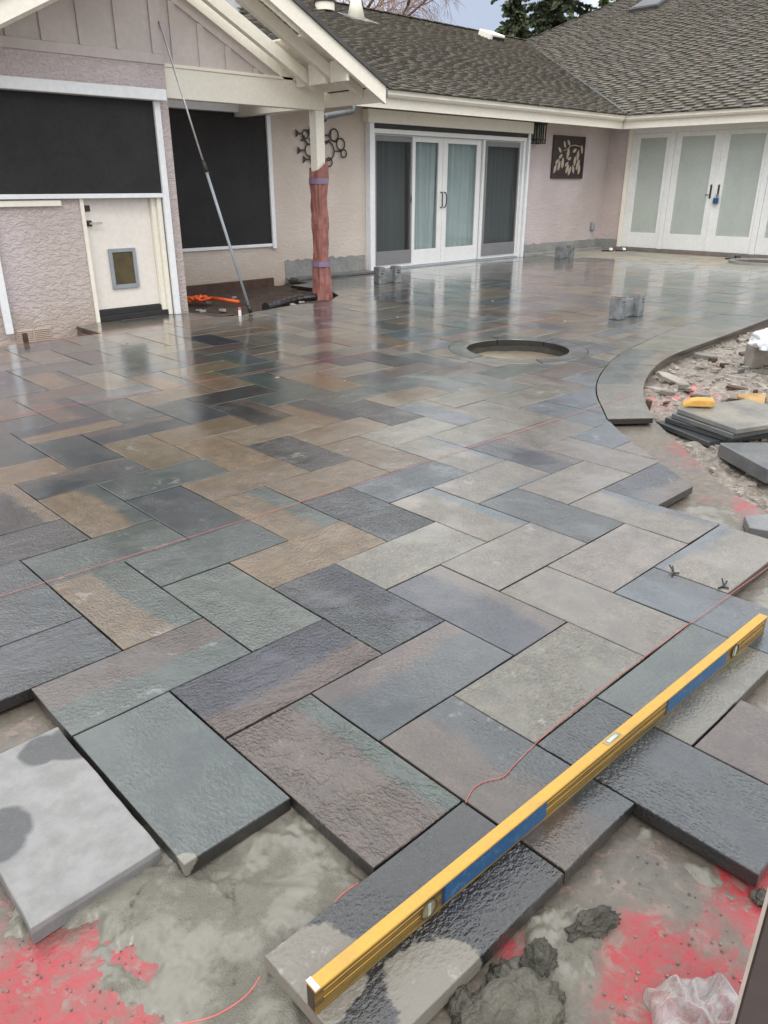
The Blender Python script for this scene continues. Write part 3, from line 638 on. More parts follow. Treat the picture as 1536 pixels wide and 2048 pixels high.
# --- walls
w = MB(); w.box(.3, 2.81, YL, YL+.2, -.25, 2.62).box(3.755, 3.97, YL, YL+.2, -.25, 2.62).box(2.81, 3.755, YL, YL+.2, 2.05, 2.62).box(3.77, 3.97, YL+.2, YB, -.25, 2.9)
wl = w.build('wall', 'stucco', HS)
MB().box(3.97, 8.72, YB, YB+.2, -.25, 2.75).build('wall', 'stuccob', HS)  # same stucco, colour warmed to paint in the recess's warmer light
wb = MB().box(13.13, XR, YB, YB+.2, -.25, 2.75).box(8.72, 13.13, YB, YB+.2, 2.31, 2.75).build('wall', 'stucco', HS)
wr = MB().box(XR, XR+.2, 7.2, YB+.2, -.25, 2.75).box(XR, XR+.2, 3.0, 7.2, 2.55, 2.75).box(XR, XR+.2, -5, 3.0, -.25, 2.75).build('wall', 'stucco', HS)
MB().box(8.5, 13.4, YB+.5, YB+.55, -.2, 2.6).box(8.5, 13.4, YB+.2, YB+.5, -.25, -.02).build('interior_wall', 'inner', HS)
# exposed concrete where the stucco has been cut away
def ragged_strip(x0, x1, ytop, n, zb, y, axis='x', amp=.02, seed=0):
    top = [(x0+(x1-x0)*k/n, ytop+amp*fbm(k*.7, seed, 2, 4, 1.1)) for k in range(n+1)]
    poly = [(x0, zb), (x1, zb)]+top[::-1]
    m = MB().yprism(poly, y, y+.012)
    if axis == 'y': m.v = [Vector((v.y, v.x, v.z)) for v in m.v]
    return m
ragged_strip(6.92, 8.67, .285, 26, -.06, YB-.008, amp=.05).build('concrete_patch', 'conc', HS)
ragged_strip(13.2, XR-.01, .235, 40, -.06, YB-.010, seed=4).build('concrete_patch', 'conc', HS)
ragged_strip(7.21, YB-.012, .235, 10, -.06, XR-.010, 'y', seed=8).build('concrete_patch', 'conc', HS)
B(13.2, XR-.05, YB-.13, YB-.012, -.06, .055).build('footing_ledge', 'conc', HS, bevel=.012)
B(6.92, 8.6, YB-.10, YB-.010, -.06, .03).build('footing_ledge', 'conc', HS, bevel=.012)
# --- left wall: boards, battens, trims
RX, SL = 3.87, .51
zt = lambda x: 2.533+SL*(6.403-RX)-SL*abs(x-RX)
MB().yprism([(.3, 2.62), (3.968, 2.62), (3.968, zt(3.968)-.07), (RX, zt(RX)-.07), (1.3, zt(1.3)-.07), (.3, 2.63)], YL+.006, YL+.1).build('gable_board', 'greyboard', HS)
B(.3, 3.972, YL-.018, YL+.004, 2.605, 2.70).build('board_trim', 'greyboard', HS, bevel=.003)
for x in (2.0, 2.379, 2.717, 3.096, 3.491, 3.865): B(x-.045 if x < 3.8 else x-.02, x+.0 if x < 3.8 else x+.10, YL-.012, YL+.004, 2.702, min(zt(x-.05)-.1, zt(x+.05)-.1)).build('batten', 'greyboard', HS, bevel=.002)
YG = 5.86
MB().yprism([(3.98, 2.60), (5.62, 2.60), (5.62, zt(5.62)-.2), (3.98, zt(3.98)-.2)], YG+.004, YG+.06).build('gable_board', 'greyboard', HS)
for px in (352, 405, 457, 510):
    x = ony(px, 130, YG).x
    if zt(x)-.42 > 2.66: B(x-.04, x+.04, YG-.012, YG+.003, 2.64, zt(x+.04)-.40).build('batten', 'greyboard', HS, bevel=.002)
MB().yprism([(5.62, zt(5.62)-.42), (5.62, zt(5.62)-.30), (3.99, zt(3.99)-.30), (3.99, zt(3.99)-.42)], YG-.014, YG+.002).build('gable_trim', 'greyboard', HS)
MB().yprism([(5.78, zt(5.78)-.31), (5.78, zt(5.78)-.07), (RX, zt(RX)-.07), (RX, zt(RX)-.31)], YG-.05, YG-.016).build('gable_trim', 'cream', HS)
# --- porch beam and post
B(3.975, 6.285, 5.82, 5.96, 2.30, 2.60).build('porch_beam', 'cream', HS, bevel=.004)
B(3.975, 6.295, 5.81, 5.97, 2.602, 2.635).build('beam_cap', 'cream', HS, bevel=.003)
B(6.135, 6.275, 5.824, 5.962, -.22, 2.299).build('porch_post', 'cream', HS, bevel=.006)
B(6.14, 6.28, 5.972, 7.69, 2.32, 2.60).build('porch_beam', 'cream', HS, bevel=.004)
# --- gable roof
gr = sub('gable_roof', (RX, 6.5, 3.8))
def slope_box(x0, x1, y0, y1, d0, d1): return MB().yprism([(x0, zt(x0)-d1), (x1, zt(x1)-d1), (x1, zt(x1)-d0), (x0, zt(x0)-d0)], y0, y1)
slope_box(RX, 6.403, 4.80, 4.845, .0, .215).build('barge_board', 'cream', gr, bevel=.003)
slope_box(1.337, RX, 4.80, 4.845, .0, .215).build('barge_board', 'cream', gr, bevel=.003)
slope_box(RX, 5.95, 5.15, 5.23, .10, .245).build('rafter', 'cream', gr, bevel=.003)
slope_box(RX, 5.95, 5.58, 5.66, .125, .275).build('rafter', 'cream', gr, bevel=.003)
slope_box(5.95, 6.35, 5.15, 5.24, .055, .16).build('rafter', 'cream', gr, bevel=.003)
slope_box(1.34, RX, 5.15, 5.24, .055, .255).build('rafter', 'cream', gr, bevel=.003)
for y0, y1 in ((4.85, 5.145), (5.245, 5.555), (5.655, 5.80)): B(5.82, 5.86, y0, y1, 2.53, zt(5.86)-.06).build('blocking', 'cream', gr, bevel=.002)
B(6.355, 6.398, 4.85, 7.2, 2.34, 2.50).build('eave_board', 'cream', gr, bevel=.003)
def planks(xa, xb, y0, y1, st=.152):
    x = xa
    while x < xb-.02:
        x2 = min(x+st, xb); slope_box(x+.004, x2-.004, y0, y1, .032, .05).build('soffit_plank', 'cream', gr); x += st
planks(RX, 5.44, 4.85, 5.19); planks(5.44, 6.35, 4.85, 5.86); planks(1.4, RX, 4.85, 5.7, .3)
slope_box(1.31, RX, 4.77, 10.2, -.02, .028).build('roof_deck', 'valley', gr)
slope_box(5.44, 6.43, 4.77, 5.88, -.02, .028).build('roof_deck', 'valley', gr)
slope_box(RX, 5.44, 4.77, 5.19, -.02, .028).build('roof_deck', 'valley', gr)
slope_box(RX, 5.44, 7.75, 10.2, -.02, .028).build('roof_deck', 'valley', gr)
B(6.43, 6.50, 4.86, 6.84, 2.40, 2.50).build('gutter', 'metalroof', gr, bevel=.008)

# --- screens
def sun_screen(x0, x1, y, zb, ztop, hous=True, ztrack=None, left=True, right=True, name='sun_screen'):
    s = sub(name, ((x0+x1)/2, y, zb)); t = .072
    B(x0+t-.01, x1-t+.01, y-.012, y-.004, zb+.045, ztop).build('shade_fabric', 'screen', s)
    B(x0-.0, x1+.0, y-.03, y-.002, zb, zb+.046).build('bottom_rail', 'bright', s, bevel=.004)
    B(x0-.03, x1+.05, y-.13, y, ztop-.004, ztop+.105).build('housing', 'bright', s, bevel=.006)
    for f, xa in ((left, x0-.005), (right, x1-t+.005)):
        if f: B(xa, xa+t, y-.045, y-.001, ztrack if ztrack is not None else zb-.03, ztop-.006).build('side_track', 'bright', s, bevel=.004)
    return s
sun_screen(1.83, 3.83, YL-.024, 1.285, 2.25, ztrack=.0)
sun_screen(4.5, 6.75, YB-.002, .52, 2.375)
B(.6, 2.61, YL-.035, YL-.001, 1.215, 1.272).build('window_sill', 'cream', HS, bevel=.004)
# --- side door
dr = sub('side_door', (3.28, YL, 0))
B(2.855, 3.645, YL+.07, YL+.11, .125, 2.02).build('door_panel', 'door', dr, bevel=.003)
B(2.812, 2.853, YL-.02, YL+.11, 0, 2.045).build('door_frame', 'cream', dr, bevel=.003)
B(3.647, 3.70, YL+.02, YL+.11, .0, 2.045).build('door_frame', 'cream', dr, bevel=.003)
B(3.702, 3.753, YL-.02, YL+.06, .0, 2.045).build('door_frame', 'cream', dr, bevel=.003)
B(2.854, 3.646, YL+.04, YL+.12, .0, .12).box(2.854, 3.70, YL-.01, YL+.039, .0, .06).build('door_sill', 'black', dr, bevel=.004)
B(2.885, 2.945, YL+.052, YL+.069, 1.155, 1.215).build('deadbolt', 'iron', dr, bevel=.004)
h = B(2.885, 2.945, YL+.052, YL+.069, 1.005, 1.065).build('door_handle', 'iron', dr, bevel=.004)
MB().tube([(2.915, YL+.055, 1.035), (2.915, YL+.02, 1.035)], .012).box(2.91, 3.045, YL+.012, YL+.026, 1.026, 1.045).build('lever', 'alu', dr, bevel=.002)
pd = MB()
for a in ((3.085, 3.125, .335, .765), (3.365, 3.405, .335, .765), (3.1255, 3.3645, .335, .38), (3.1255, 3.3645, .725, .765)): pd.box(a[0], a[1], YL+.045, YL+.069, a[2], a[3])
pd.build('pet_door_frame', 'greyplastic', dr, bevel=.003)
B(3.126, 3.364, YL+.058, YL+.067, .381, .724).build('pet_door_flap', 'brownflap', dr)
# --- crawlspace vent
vt = sub('crawlspace_vent', (2.11, YL, -.14))
B(1.93, 2.30, YL-.006, YL-.001, -.14, .02).build('vent_plate', 'tan', vt)
for k in range(8): 
    z = -.13+k*.019
    for xa, xb in ((1.945, 2.10), (2.125, 2.285)): MB().obox(Matrix.Translation(((xa+xb)/2, YL-.013, z+.004)) @ Matrix.Rotation(R(35), 4, 'X'), xb-xa, .012, .004).build('slat', 'tan', vt)
B(2.105, 2.12, YL-.016, YL-.007, -.135, .015).build('vent_mullion', 'tan', vt)
# --- sliding door
sdn = sub('sliding_door', (10.9, YB, 0)); ys = YB-.03
px2x = lambda px, y=YB-.06: ony(px, 300, y).x
x0, x1, x2, x3, x4, x5 = 8.80, px2x(826), px2x(893), px2x(967), px2x(1036), 13.05
B(8.64, 13.16, YB-.16, YB-.002, 2.36, 2.56).build('shade_housing', 'cream', sdn, bevel=.005)
B(8.80, 13.05, YB-.10, YB-.02, 2.285, 2.358).build('shade_slot', 'black', sdn)
B(8.80, 13.05, YB-.09, YB+.08, 2.212, 2.284).build('door_head', 'white', sdn, bevel=.003)
B(8.70, 8.798, YB-.13, YB-.002, 0.0, 2.358).build('side_track', 'bright', sdn, bevel=.004); B(13.07, 13.13, YB-.13, YB-.002, 0, 2.358).build('side_track', 'bright', sdn, bevel=.004)
B(8.80, 8.86, YB-.08, YB+.1, .0, 2.21).build('door_jamb', 'white', sdn, bevel=.003); B(12.97, 13.05, YB-.08, YB+.1, .0, 2.21).build('door_jamb', 'white', sdn, bevel=.003)
B(8.862, 12.968, YB-.09, YB+.1, -.05, .025).build('threshold', 'greyplastic', sdn, bevel=.004)
def leaf_panel(xa, xb, y, zb, zt_, st, rail, pane, par, mat='white', top=.09, extra=None):
    f = MB().box(xa, xa+st, y, y+.045, zb, zt_).box(xb-st, xb, y, y+.045, zb, zt_).box(xa+st, xb-st, y+.001, y+.044, zb, zb+rail).box(xa+st, xb-st, y+.001, y+.044, zt_-top, zt_)
    p = f.build('door_panel', mat, par, bevel=.002)
    B(xa+st, xb-st, y+.018, y+.026, zb+rail, zt_-top).build('pane', pane, par)
    return p
leaf_panel(8.865, x1+.03, YB-.03, .03, 2.208, .06, .24, 'glass', sdn)
leaf_panel(x1+.03, x2-.004, YB+.02, .03, 2.208, .12, .27, 'glass', sdn); leaf_panel(x2+.004, x3+.04, YB+.02, .03, 2.208, .13, .27, 'glass', sdn)
leaf_panel(x3+.045, 12.966, YB-.03, .03, 2.208, .07, .24, 'glass', sdn)
for xa, xb in ((8.87, x1), (x3+.10, 12.90)):
    m = MB().box(xa, xa+.045, YB-.052, YB-.034, .09, 2.19).box(xb-.045, xb, YB-.052, YB-.034, .09, 2.19).box(xa+.045, xb-.045, YB-.052, YB-.034, .09, .32).box(xa+.045, xb-.045, YB-.052, YB-.034, 2.10, 2.19)
    m.build('screen_frame', 'meshpanel', sdn, bevel=.002); B(xa+.045, xb-.045, YB-.046, YB-.043, .32, 2.10).build('insect_screen', 'mesh', sdn)
for sgn, xx in ((-1, x2-.04), (1, x2+.05)):
    MB().tube([(xx, YB+.02, 1.02), (xx, YB-.025, 1.03), (xx+sgn*.012, YB-.04, 1.10), (xx+sgn*.016, YB-.04, 1.16), (xx+sgn*.012, YB-.04, 1.22), (xx, YB-.025, 1.28), (xx, YB+.02, 1.29)], .011).build('door_pull', 'iron', sdn, smooth=True)
B(x1-.04, x1-.01, YB-.062, YB-.053, 1.12, 1.24).build('screen_latch', 'galv', sdn)
def curtain(xa, xb, y, z0, z1, lab, tilt=0.):
    n = int((xb-xa)/.012); m = MB()
    for i in range(n+1):
        t = i/n; x = xa+(xb-xa)*t; d = .05*math.sin(x*38+1.6*math.sin(x*5.1))+.012*math.sin(x*83)
        m.v += [Vector((x+tilt*0, y+d, z1)), Vector((x+tilt*(.5-t), y+d*1.25, z0))]
    m.f = [(2*i, 2*i+1, 2*i+3, 2*i+2) for i in range(n)]
    o = m.build('curtain', 'curtain', smooth=True); tag(o, lab, 'curtain'); return o
curtain(8.82, 9.82, YB+.155, .06, 2.2, 'pleated pale blue curtain behind the sliding door screen by the wrapped post')
curtain(9.84, 10.78, YB+.155, .06, 2.2, 'pale blue curtain swept aside behind the glass left of the door pulls', .35)
curtain(10.80, 11.85, YB+.155, .06, 2.2, 'pale blue curtain hanging straight behind the glass right of the door pulls')
curtain(11.87, 13.0, YB+.155, .06, 2.2, 'pleated pale blue curtain behind the sliding door screen by the lantern')
# --- french doors (right wall)
fd = sub('french_doors', (XR, 5.1, 0)); xf = XR-.03
def yframe(y0, y1, z0, z1, x=xf, d=.09): return MB().box(x, x+d, y0, y1, z0, z1)
yframe(3.0, 7.20, 2.455, 2.56, xf-.012, .1).build('door_head', 'white', fd, bevel=.003)
yframe(7.10, 7.20, .08, 2.454, xf-.010, .1).build('door_jamb', 'cream', fd, bevel=.003)
yframe(3.0, 7.25, .0, .078, xf-.07, .19).build('door_sill', 'sillbrown', fd, bevel=.005)
for ym in (6.13, 4.06, 3.05): yframe(ym-.055, ym+.055, .08, 2.454, xf-.014, .1).build('mullion', 'white', fd, bevel=.003)
def fpanel(ya, yb, ga, gb):
    m = yframe(ya, ga, .085, 2.45).box(xf, xf+.09, gb, yb, .085, 2.45).box(xf+.001, xf+.089, ga, gb, .085, .41).box(xf+.001, xf+.089, ga, gb, 2.36, 2.45)
    m.build('door_panel', 'white', fd, bevel=.004); B(xf+.02, xf+.03, ga, gb, .41, 2.36).build('pane', 'frost', fd)
fpanel(6.19, 7.095, 6.275, 6.90); fpanel(5.055, 6.07, 5.21, 5.93); fpanel(4.12, 5.045, 4.18, 4.89); fpanel(3.11, 4.0, 3.2, 3.86)
yframe(5.03, 5.075, .09, 2.45, xf-.016, .014).build('astragal', 'white', fd, bevel=.003)
for y in (5.13, 4.965):
    B(xf-.012, xf-.001, y-.02, y+.02, 1.15, 1.42).build('handle_plate', 'iron', fd, bevel=.003)
    MB().tube([(xf-.01, y, 1.22), (xf-.05, y, 1.22), (xf-.05, y+(.09 if y > 5 else -.02), 1.215)], .009).build('lever', 'iron', fd, smooth=True)
# --- eaves, gutters
EZ, EY, EX = 2.78, 6.85, 15.43
ev = sub('eaves', (12, EY, 2.5))
B(6.45, EX+.09, EY+.10, EY+.135, 2.515, 2.745).build('fascia', 'cream', ev, bevel=.003)
B(EX+.10, EX+.135, -4, EY+.097, 2.515, 2.745).build('fascia', 'cream', ev, bevel=.003)
def gutter(a, b, axis):
    pr = [(.10, 2.665), (.03, 2.665), (-.005, 2.70), (.0, 2.735), (-.02, 2.755), (-.02, 2.78), (-.008, 2.78), (-.008, 2.76), (.085, 2.70), (.10, 2.76)]
    m = MB(); k = len(pr)
    for s_ in (a, b): m.v += [Vector((s_, EY+p, z)) if axis == 'x' else Vector((EX+p, s_, z)) for p, z in pr]
    for i in range(k): j = (i+1) % k; m.f.append((i, j, k+j, k+i))
    m.f += [tuple(range(k)), tuple(range(k, 2*k))[::-1]]
    bm = bmesh.new(); me = bpy.data.meshes.new('gutter'); me.from_pydata(m.v, [], m.f); bm.from_mesh(me); bmesh.ops.recalc_face_normals(bm, faces=bm.faces); return bm_obj(bm, 'gutter', 'cream', ev)
gutter(6.5, EX-.02, 'x'); gutter(-4, EY+.0, 'y')
B(6.4, XR+.1, EY+.136, YB+.1, 2.60, 2.625).build('soffit', 'cream', ev); B(EX+.136, XR+.1, -4, EY+.135, 2.602, 2.627).build('soffit', 'cream', ev)
p0, p1 = ony(707, 213, 6.9), ony(650, 233, 6.2)
MB().tube([(p0.x, 6.9, p0.z+.10), (p0.x, 6.9, p0.z-.02), (p0.x-.06, 6.87, p0.z-.07), (p1.x, 6.2, p1.z), (p1.x-.1, 6.1, p1.z-.04)], .042, 10).build('downspout', 'galv', ev, smooth=True)

# --- main roofs with shingles
SWG = .45
def onp(x, y, P0, nrm):
    d = ray(x, y); n = Vector(nrm); return CAM+d*((Vector(P0)-CAM).dot(n)/d.dot(n))
V = onp(1050, 83, (EX, 0, EZ), (-SWG, 0, 1)); SM = (V.z-EZ)/(V.y-EY)
Tp = onp(1240, 0, (EX, 0, EZ), (-SWG, 0, 1)); hip = V+(Tp-V)*2.6
rf = sub('roof', (14, 8, 2.8))
lift = .02
MB().add([(-3, EY-.04, EZ-lift), (EX, EY-.04, EZ-lift), (V.x, V.y, V.z-lift), (-3, V.y, V.z-lift), (-3, V.y+6, EZ), (V.x+5, V.y+6, EZ), ], [(0, 1, 2, 3), (3, 2, 5, 4)]).build('roof_deck', 'metalroof', rf)
MB().add([(EX-.04, EY, EZ-lift), (V.x, V.y, V.z-lift), (hip.x, hip.y, hip.z-lift), (hip.x, -6, hip.z-lift), (EX-.04, -6, EZ-lift), (hip.x+4, V.y, V.z-lift-2)], [(0, 4, 3, 2, 1), (1, 2, 5)]).build('roof_deck', 'metalroof', rf)
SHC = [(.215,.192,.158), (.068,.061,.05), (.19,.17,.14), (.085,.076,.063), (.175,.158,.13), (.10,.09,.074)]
SHN = []
def shingle_field(P0, U, S, Nn, urange, smax, expo=.142):
    ns = int(smax/expo)
    for k in range(ns):
        s0 = k*expo; ua, ub = urange(s0); u = ua+random.uniform(-.3, 0); thick = False
        while u < ub:
            thick = not thick; wd_ = random.choice((.17, .22, .27)) if thick else random.choice((.10, .14, .18)); a, b = max(u, ua), min(u+wd_, ub); u += wd_
            if b-a < .03: continue
            tk = .034 if thick else .010; d0 = random.uniform(-.006, .006)
            q = lambda uu, ss, hh: P0+U*uu+S*ss+Nn*hh
            vs = [q(a+.002, s0-.02+d0, .002), q(b-.002, s0-.02+d0, .002), q(b-.002, s0+expo+.03, .0), q(a+.002, s0+expo+.03, .0), q(a+.002, s0-.02+d0, .004+tk), q(b-.002, s0-.02+d0, .004+tk), q(b-.002, s0+expo+.03, .004), q(a+.002, s0+expo+.03, .004)]
            px, py = pj(vs[4]); 
            if px < 480 or px > 1640 or py < -60: continue
            SHN.append((abs(area([pj(v) for v in vs[4:8]])) if px < 1536 and py > 0 else 0, vs, thick))
n1 = Vector((0, -SM, 1)).normalized(); s1 = Vector((0, 1, SM)).normalized(); k1 = math.sqrt(1+SM*SM)
vx = lambda s_: EX+(V.x-EX)*min(1, s_/k1/(V.y-EY))
shingle_field(Vector((0, EY-.03, EZ-.011)), Vector((1, 0, 0)), s1, n1, lambda s_: (5.5, vx(s_)-.03), (V.y-EY)*k1+.1)
k2 = math.sqrt(1+SWG*SWG); s2 = Vector((1, 0, SWG)).normalized(); n2 = Vector((-SWG, 0, 1)).normalized()
def wr_(s_):
    x = EX+s_/k2
    y = EY+(V.y-EY)*(x-EX)/(V.x-EX) if x < V.x else V.y+(hip.y-V.y)*(x-V.x)/(hip.x-V.x)
    return (-y+.03, 0.5)
shingle_field(Vector((EX-.03, 0, EZ-.011)), Vector((0, -1, 0)), s2, n2, wr_, (hip.x-EX)*k2)
SHN.sort(key=lambda t: -t[0])
FA = [(3, 2, 1, 0), (4, 5, 6, 7), (0, 1, 5, 4), (1, 2, 6, 5), (2, 3, 7, 6), (3, 0, 4, 7)]
av, af, ac = [], [], []
for n_, (_, vs, tk_) in enumerate(SHN):
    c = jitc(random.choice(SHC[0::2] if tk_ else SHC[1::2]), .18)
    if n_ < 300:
        og = sum(vs, Vector())/8; me = bpy.data.meshes.new('shingle'); me.from_pydata([v-og for v in vs], [], FA); put_attrs(me, cA=[(.006, .006, .005, 1)]*2+[c]*6); me.materials.append(MAT['shingle'])  # near-black asphalt front edge, also painting in each tab's shadow line
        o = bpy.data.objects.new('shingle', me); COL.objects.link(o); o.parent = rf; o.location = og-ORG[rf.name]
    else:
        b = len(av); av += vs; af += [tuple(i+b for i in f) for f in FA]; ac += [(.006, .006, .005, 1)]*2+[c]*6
me = bpy.data.meshes.new('shingle_courses'); me.from_pydata(av, [], af); put_attrs(me, cA=ac); me.materials.append(MAT['shingle'])
o = bpy.data.objects.new('shingle_courses', me); COL.objects.link(o); o.parent = rf; o.location = -ORG[rf.name]; o['kind'] = 'stuff'
MB().bar((EX, EY, EZ+.03), (V.x, V.y, V.z+.02), .07, .02).build('valley_flashing', 'valley', rf)
def caps(a, b, st=.24):
    a = Vector(a); b = Vector(b); d = (b-a); n = int(d.length/st); d.normalize()
    m = MB()
    for k in range(n):
        p = a+d*(k*st); m.bar(p+Vector((0, 0, .028)), p+d*(st+.03)+Vector((0, 0, .02)), .26, .018)
    o = m.build('ridge_cap', 'shingle', rf); put_attrs(o.data, cA=[jitc(SHC[(i//8) % 6]) for i in range(len(o.data.vertices))]); o['kind'] = 'stuff'
caps((5, V.y, V.z), V); caps(V, hip)
# roof fittings
pm = lambda x, y: onp(x, y, (0, EY, EZ), (0, -SM, 1))
q = pm(712, 38); f_ = sub('flue_pipe', q)
MB().tube([q+Vector((0, 0, -.05)), q+Vector((0, 0, .30)), q+Vector((0, 0, .42)), q+Vector((0, 0, 1.6))], [.22, .135, .12, .115], 20).build('pipe', 'cream', f_, smooth=True)
MB().obox(Matrix.Translation(q+Vector((.05, -.02, .02))) @ Matrix.Rotation(math.atan(SM), 4, 'X'), .85, .6, .012).build('flashing', 'metalroof', f_)
q = pm(650, 22); f_ = sub('roof_vent', q); MB().tube([q, q+Vector((0, 0, .16))], .22, 24).build('vent_body', 'cream', f_); MB().tube([q+Vector((0, 0, .161)), q+Vector((0, 0, .20))], .25, 24).build('vent_cap', 'black', f_)
q = pm(985, 80); f_ = sub('box_vent', q); Mx = Matrix.Translation(q+Vector((0, 0, .08))) @ Matrix.Rotation(math.atan(SM), 4, 'X')
MB().obox(Mx @ Matrix.Translation((0, .05, 0)), .62, .5, .20).build('vent_body', 'cream', f_, bevel=.02); MB().obox(Mx @ Matrix.Translation((.03, -.206, -.02)), .5, .02, .12).build('vent_opening', 'black', f_); MB().obox(Mx @ Matrix.Translation((0, .0, -.095)), .9, .8, .012).build('flashing', 'metalroof', f_)
pw = lambda x, y: onp(x, y, (EX, 0, EZ), (-SWG, 0, 1))
q = pw(1312, 5); f_ = sub('skylight', q); Mx = Matrix.Translation(q+n2*.06) @ Matrix.Rotation(-math.atan(SWG), 4, 'Y')
MB().obox(Mx, 1.5, .95, .10).build('skylight_frame', 'valley', f_, bevel=.01); MB().obox(Mx @ Matrix.Translation((0, 0, .055)), 1.34, .8, .012).build('pane', 'solar', f_)

# ================================================================== THINGS
# --- spirit level
A = Vector((-.302, -1.983, 0)); Bp = Vector((1.648, -2.021, 0)); dx = (Bp-A).normalized(); dy = Vector((-dx.y, dx.x, 0)); LEN = (Bp-A).length; HH, WW = .066, .029
lv = empty('spirit_level', A, 'long yellow spirit level with blue side labels lying across the slabs', 'spirit level')
Ml = Matrix((dx, dy, Vector((0, 0, 1)))).transposed().to_4x4(); Ml.translation = A
def lbox(x0, x1, y0, y1, z0, z1): return MB().obox(Ml @ Matrix.Translation(((x0+x1)/2, (y0+y1)/2, (z0+z1)/2)), x1-x0, y1-y0, z1-z0)
lbox(0, LEN, -WW/2, WW/2, HH-.007, HH).build('top_rail', 'yellow', lv, bevel=.0015)
lbox(0, LEN, -WW/2, WW/2, .0, .006).build('bottom_rail', 'levelside', lv, bevel=.001)
lbox(0, LEN, -WW/2+.002, -WW/2+.005, .006, HH-.007).build('side_web', 'levelside', lv)
lbox(0, LEN, WW/2-.005, WW/2-.002, .006, HH-.007).build('side_web', 'levelside', lv)
for z in (.022, .030, .040, .049): 
    for xa, xb in ((.02, .31), (.66, 1.30), (1.70, LEN-.02)): MB().obox(Ml @ Matrix.Translation(((xa+xb)/2, -WW/2+.0014, z)), xb-xa, .0016, .0009).build('groove', 'yellow' if z in (.030, .049) else 'groovebrown', lv)
def lx(px, py, z=.035): return (onz(px, py, z)-A).dot(dx)
for (pa_, pb_) in (((893, 1800), (1100, 1622)), ((1326, 1412), (1462, 1318))):
    xa, xb = lx(*pa_), lx(*pb_); lbox(xa, xb, -WW/2+.0004, -WW/2+.0016, .008, HH-.008).build('blue_label', 'blue', lv)
    lbox(xa-.0, xa+.008, -WW/2-.0002, -WW/2+.0003, .009, HH-.009).build('label_edge', 'navy', lv)
for p in ((855, 1815), (1467, 1300)):
    xc = lx(*p); m = MB(); c0 = Ml @ Vector((xc, -WW/2+.0006, .034)); n = 20
    m.tube([c0, c0-dy*.0022], .0215, 22).build('vial_window', 'vial', lv)
    ring = [c0-dy*.003+dx*(.0225*math.cos(2*math.pi*k/20))+Vector((0, 0, .0225*math.sin(2*math.pi*k/20))) for k in range(21)]
    MB().tube(ring, .0016, 6).build('vial_ring', 'dkline', lv)
    lbox(xc-.004, xc+.004, -WW/2-.004, -WW/2-.002, .018, .050).build('vial', 'greenglass', lv)
xc = lx(1225, 1478, HH); lbox(xc-.033, xc+.033, -.009, .009, HH+.0002, HH+.0012).build('top_vial_window', 'vial', lv); lbox(xc-.022, xc+.022, -.005, .005, HH+.0013, HH+.003).build('vial', 'greenglass', lv, bevel=.001)
lbox(-.0012, .0, -WW/2+.005, WW/2-.005, .006, HH-.007).build('end_opening', 'dkline', lv)
lbox(.0, .012, -WW/2-.0004, WW/2+.0004, HH+.0001, HH+.0006).build('worn_end', 'alu', lv)

# --- strings
def string_line(pts, lab, r=.0011, sm=True):
    if sm: pts = smooth3(pts)
    o = MB().tube(pts, r, 6).build('mason_string', 'string', smooth=True); return tag(o, lab, 'string', 'pink mason lines stretched over the patio')
def smooth3(p, it=2):
    p = [Vector(q) for q in p]
    for _ in range(it):
        q = [p[0]]
        for a, b in zip(p, p[1:]): q += [a.lerp(b, .25), a.lerp(b, .75)]
        p = q+[p[-1]]
    return p
string_line([(-.9, 2.52, .006), (1.85, 2.495, .006), (3.34, 2.45, .006), (7.6, 2.40, .006)], 'pink string stretched straight past the far side of the fire pit')
string_line([(-.6, .06, .005), (.53, .01, .005), (2.15, -.03, .006), (4.27, -.06, .007)], 'pink string stretched straight up to the curved coping end')
string_line([(2.6, -1.87, .012), (1.52, -1.832, .006), (.95, -1.823, .005), (.687, -1.826, .004), (.50, -1.842, .004), (.44, -1.855, .004), (.40, -1.83, .004), (.36, -1.822, .004), (.318, -1.835, .004), (.301, -1.842, .002)], 'slack pink string with a kinked end beside the yellow level')
string_line([(1.6, 5.02, .006), (2.9, 5.12, .006), (3.9, 5.15, .006)], 'faint pink string lying along the house wall by the white door')
string_line([onz(660, 1820, -.030), onz(675, 1797, -.024), onz(695, 1780, -.024), onz(718, 1766, -.030)], 'short loop of pink string poking from the fresh mortar', .0017)
string_line([onz(340, 2052, -.030), onz(420, 2038, -.028), onz(470, 2010, -.026), onz(500, 1985, -.026), onz(522, 1952, -.030)], 'pink string running from under the charcoal slab into the mortar', .0018)

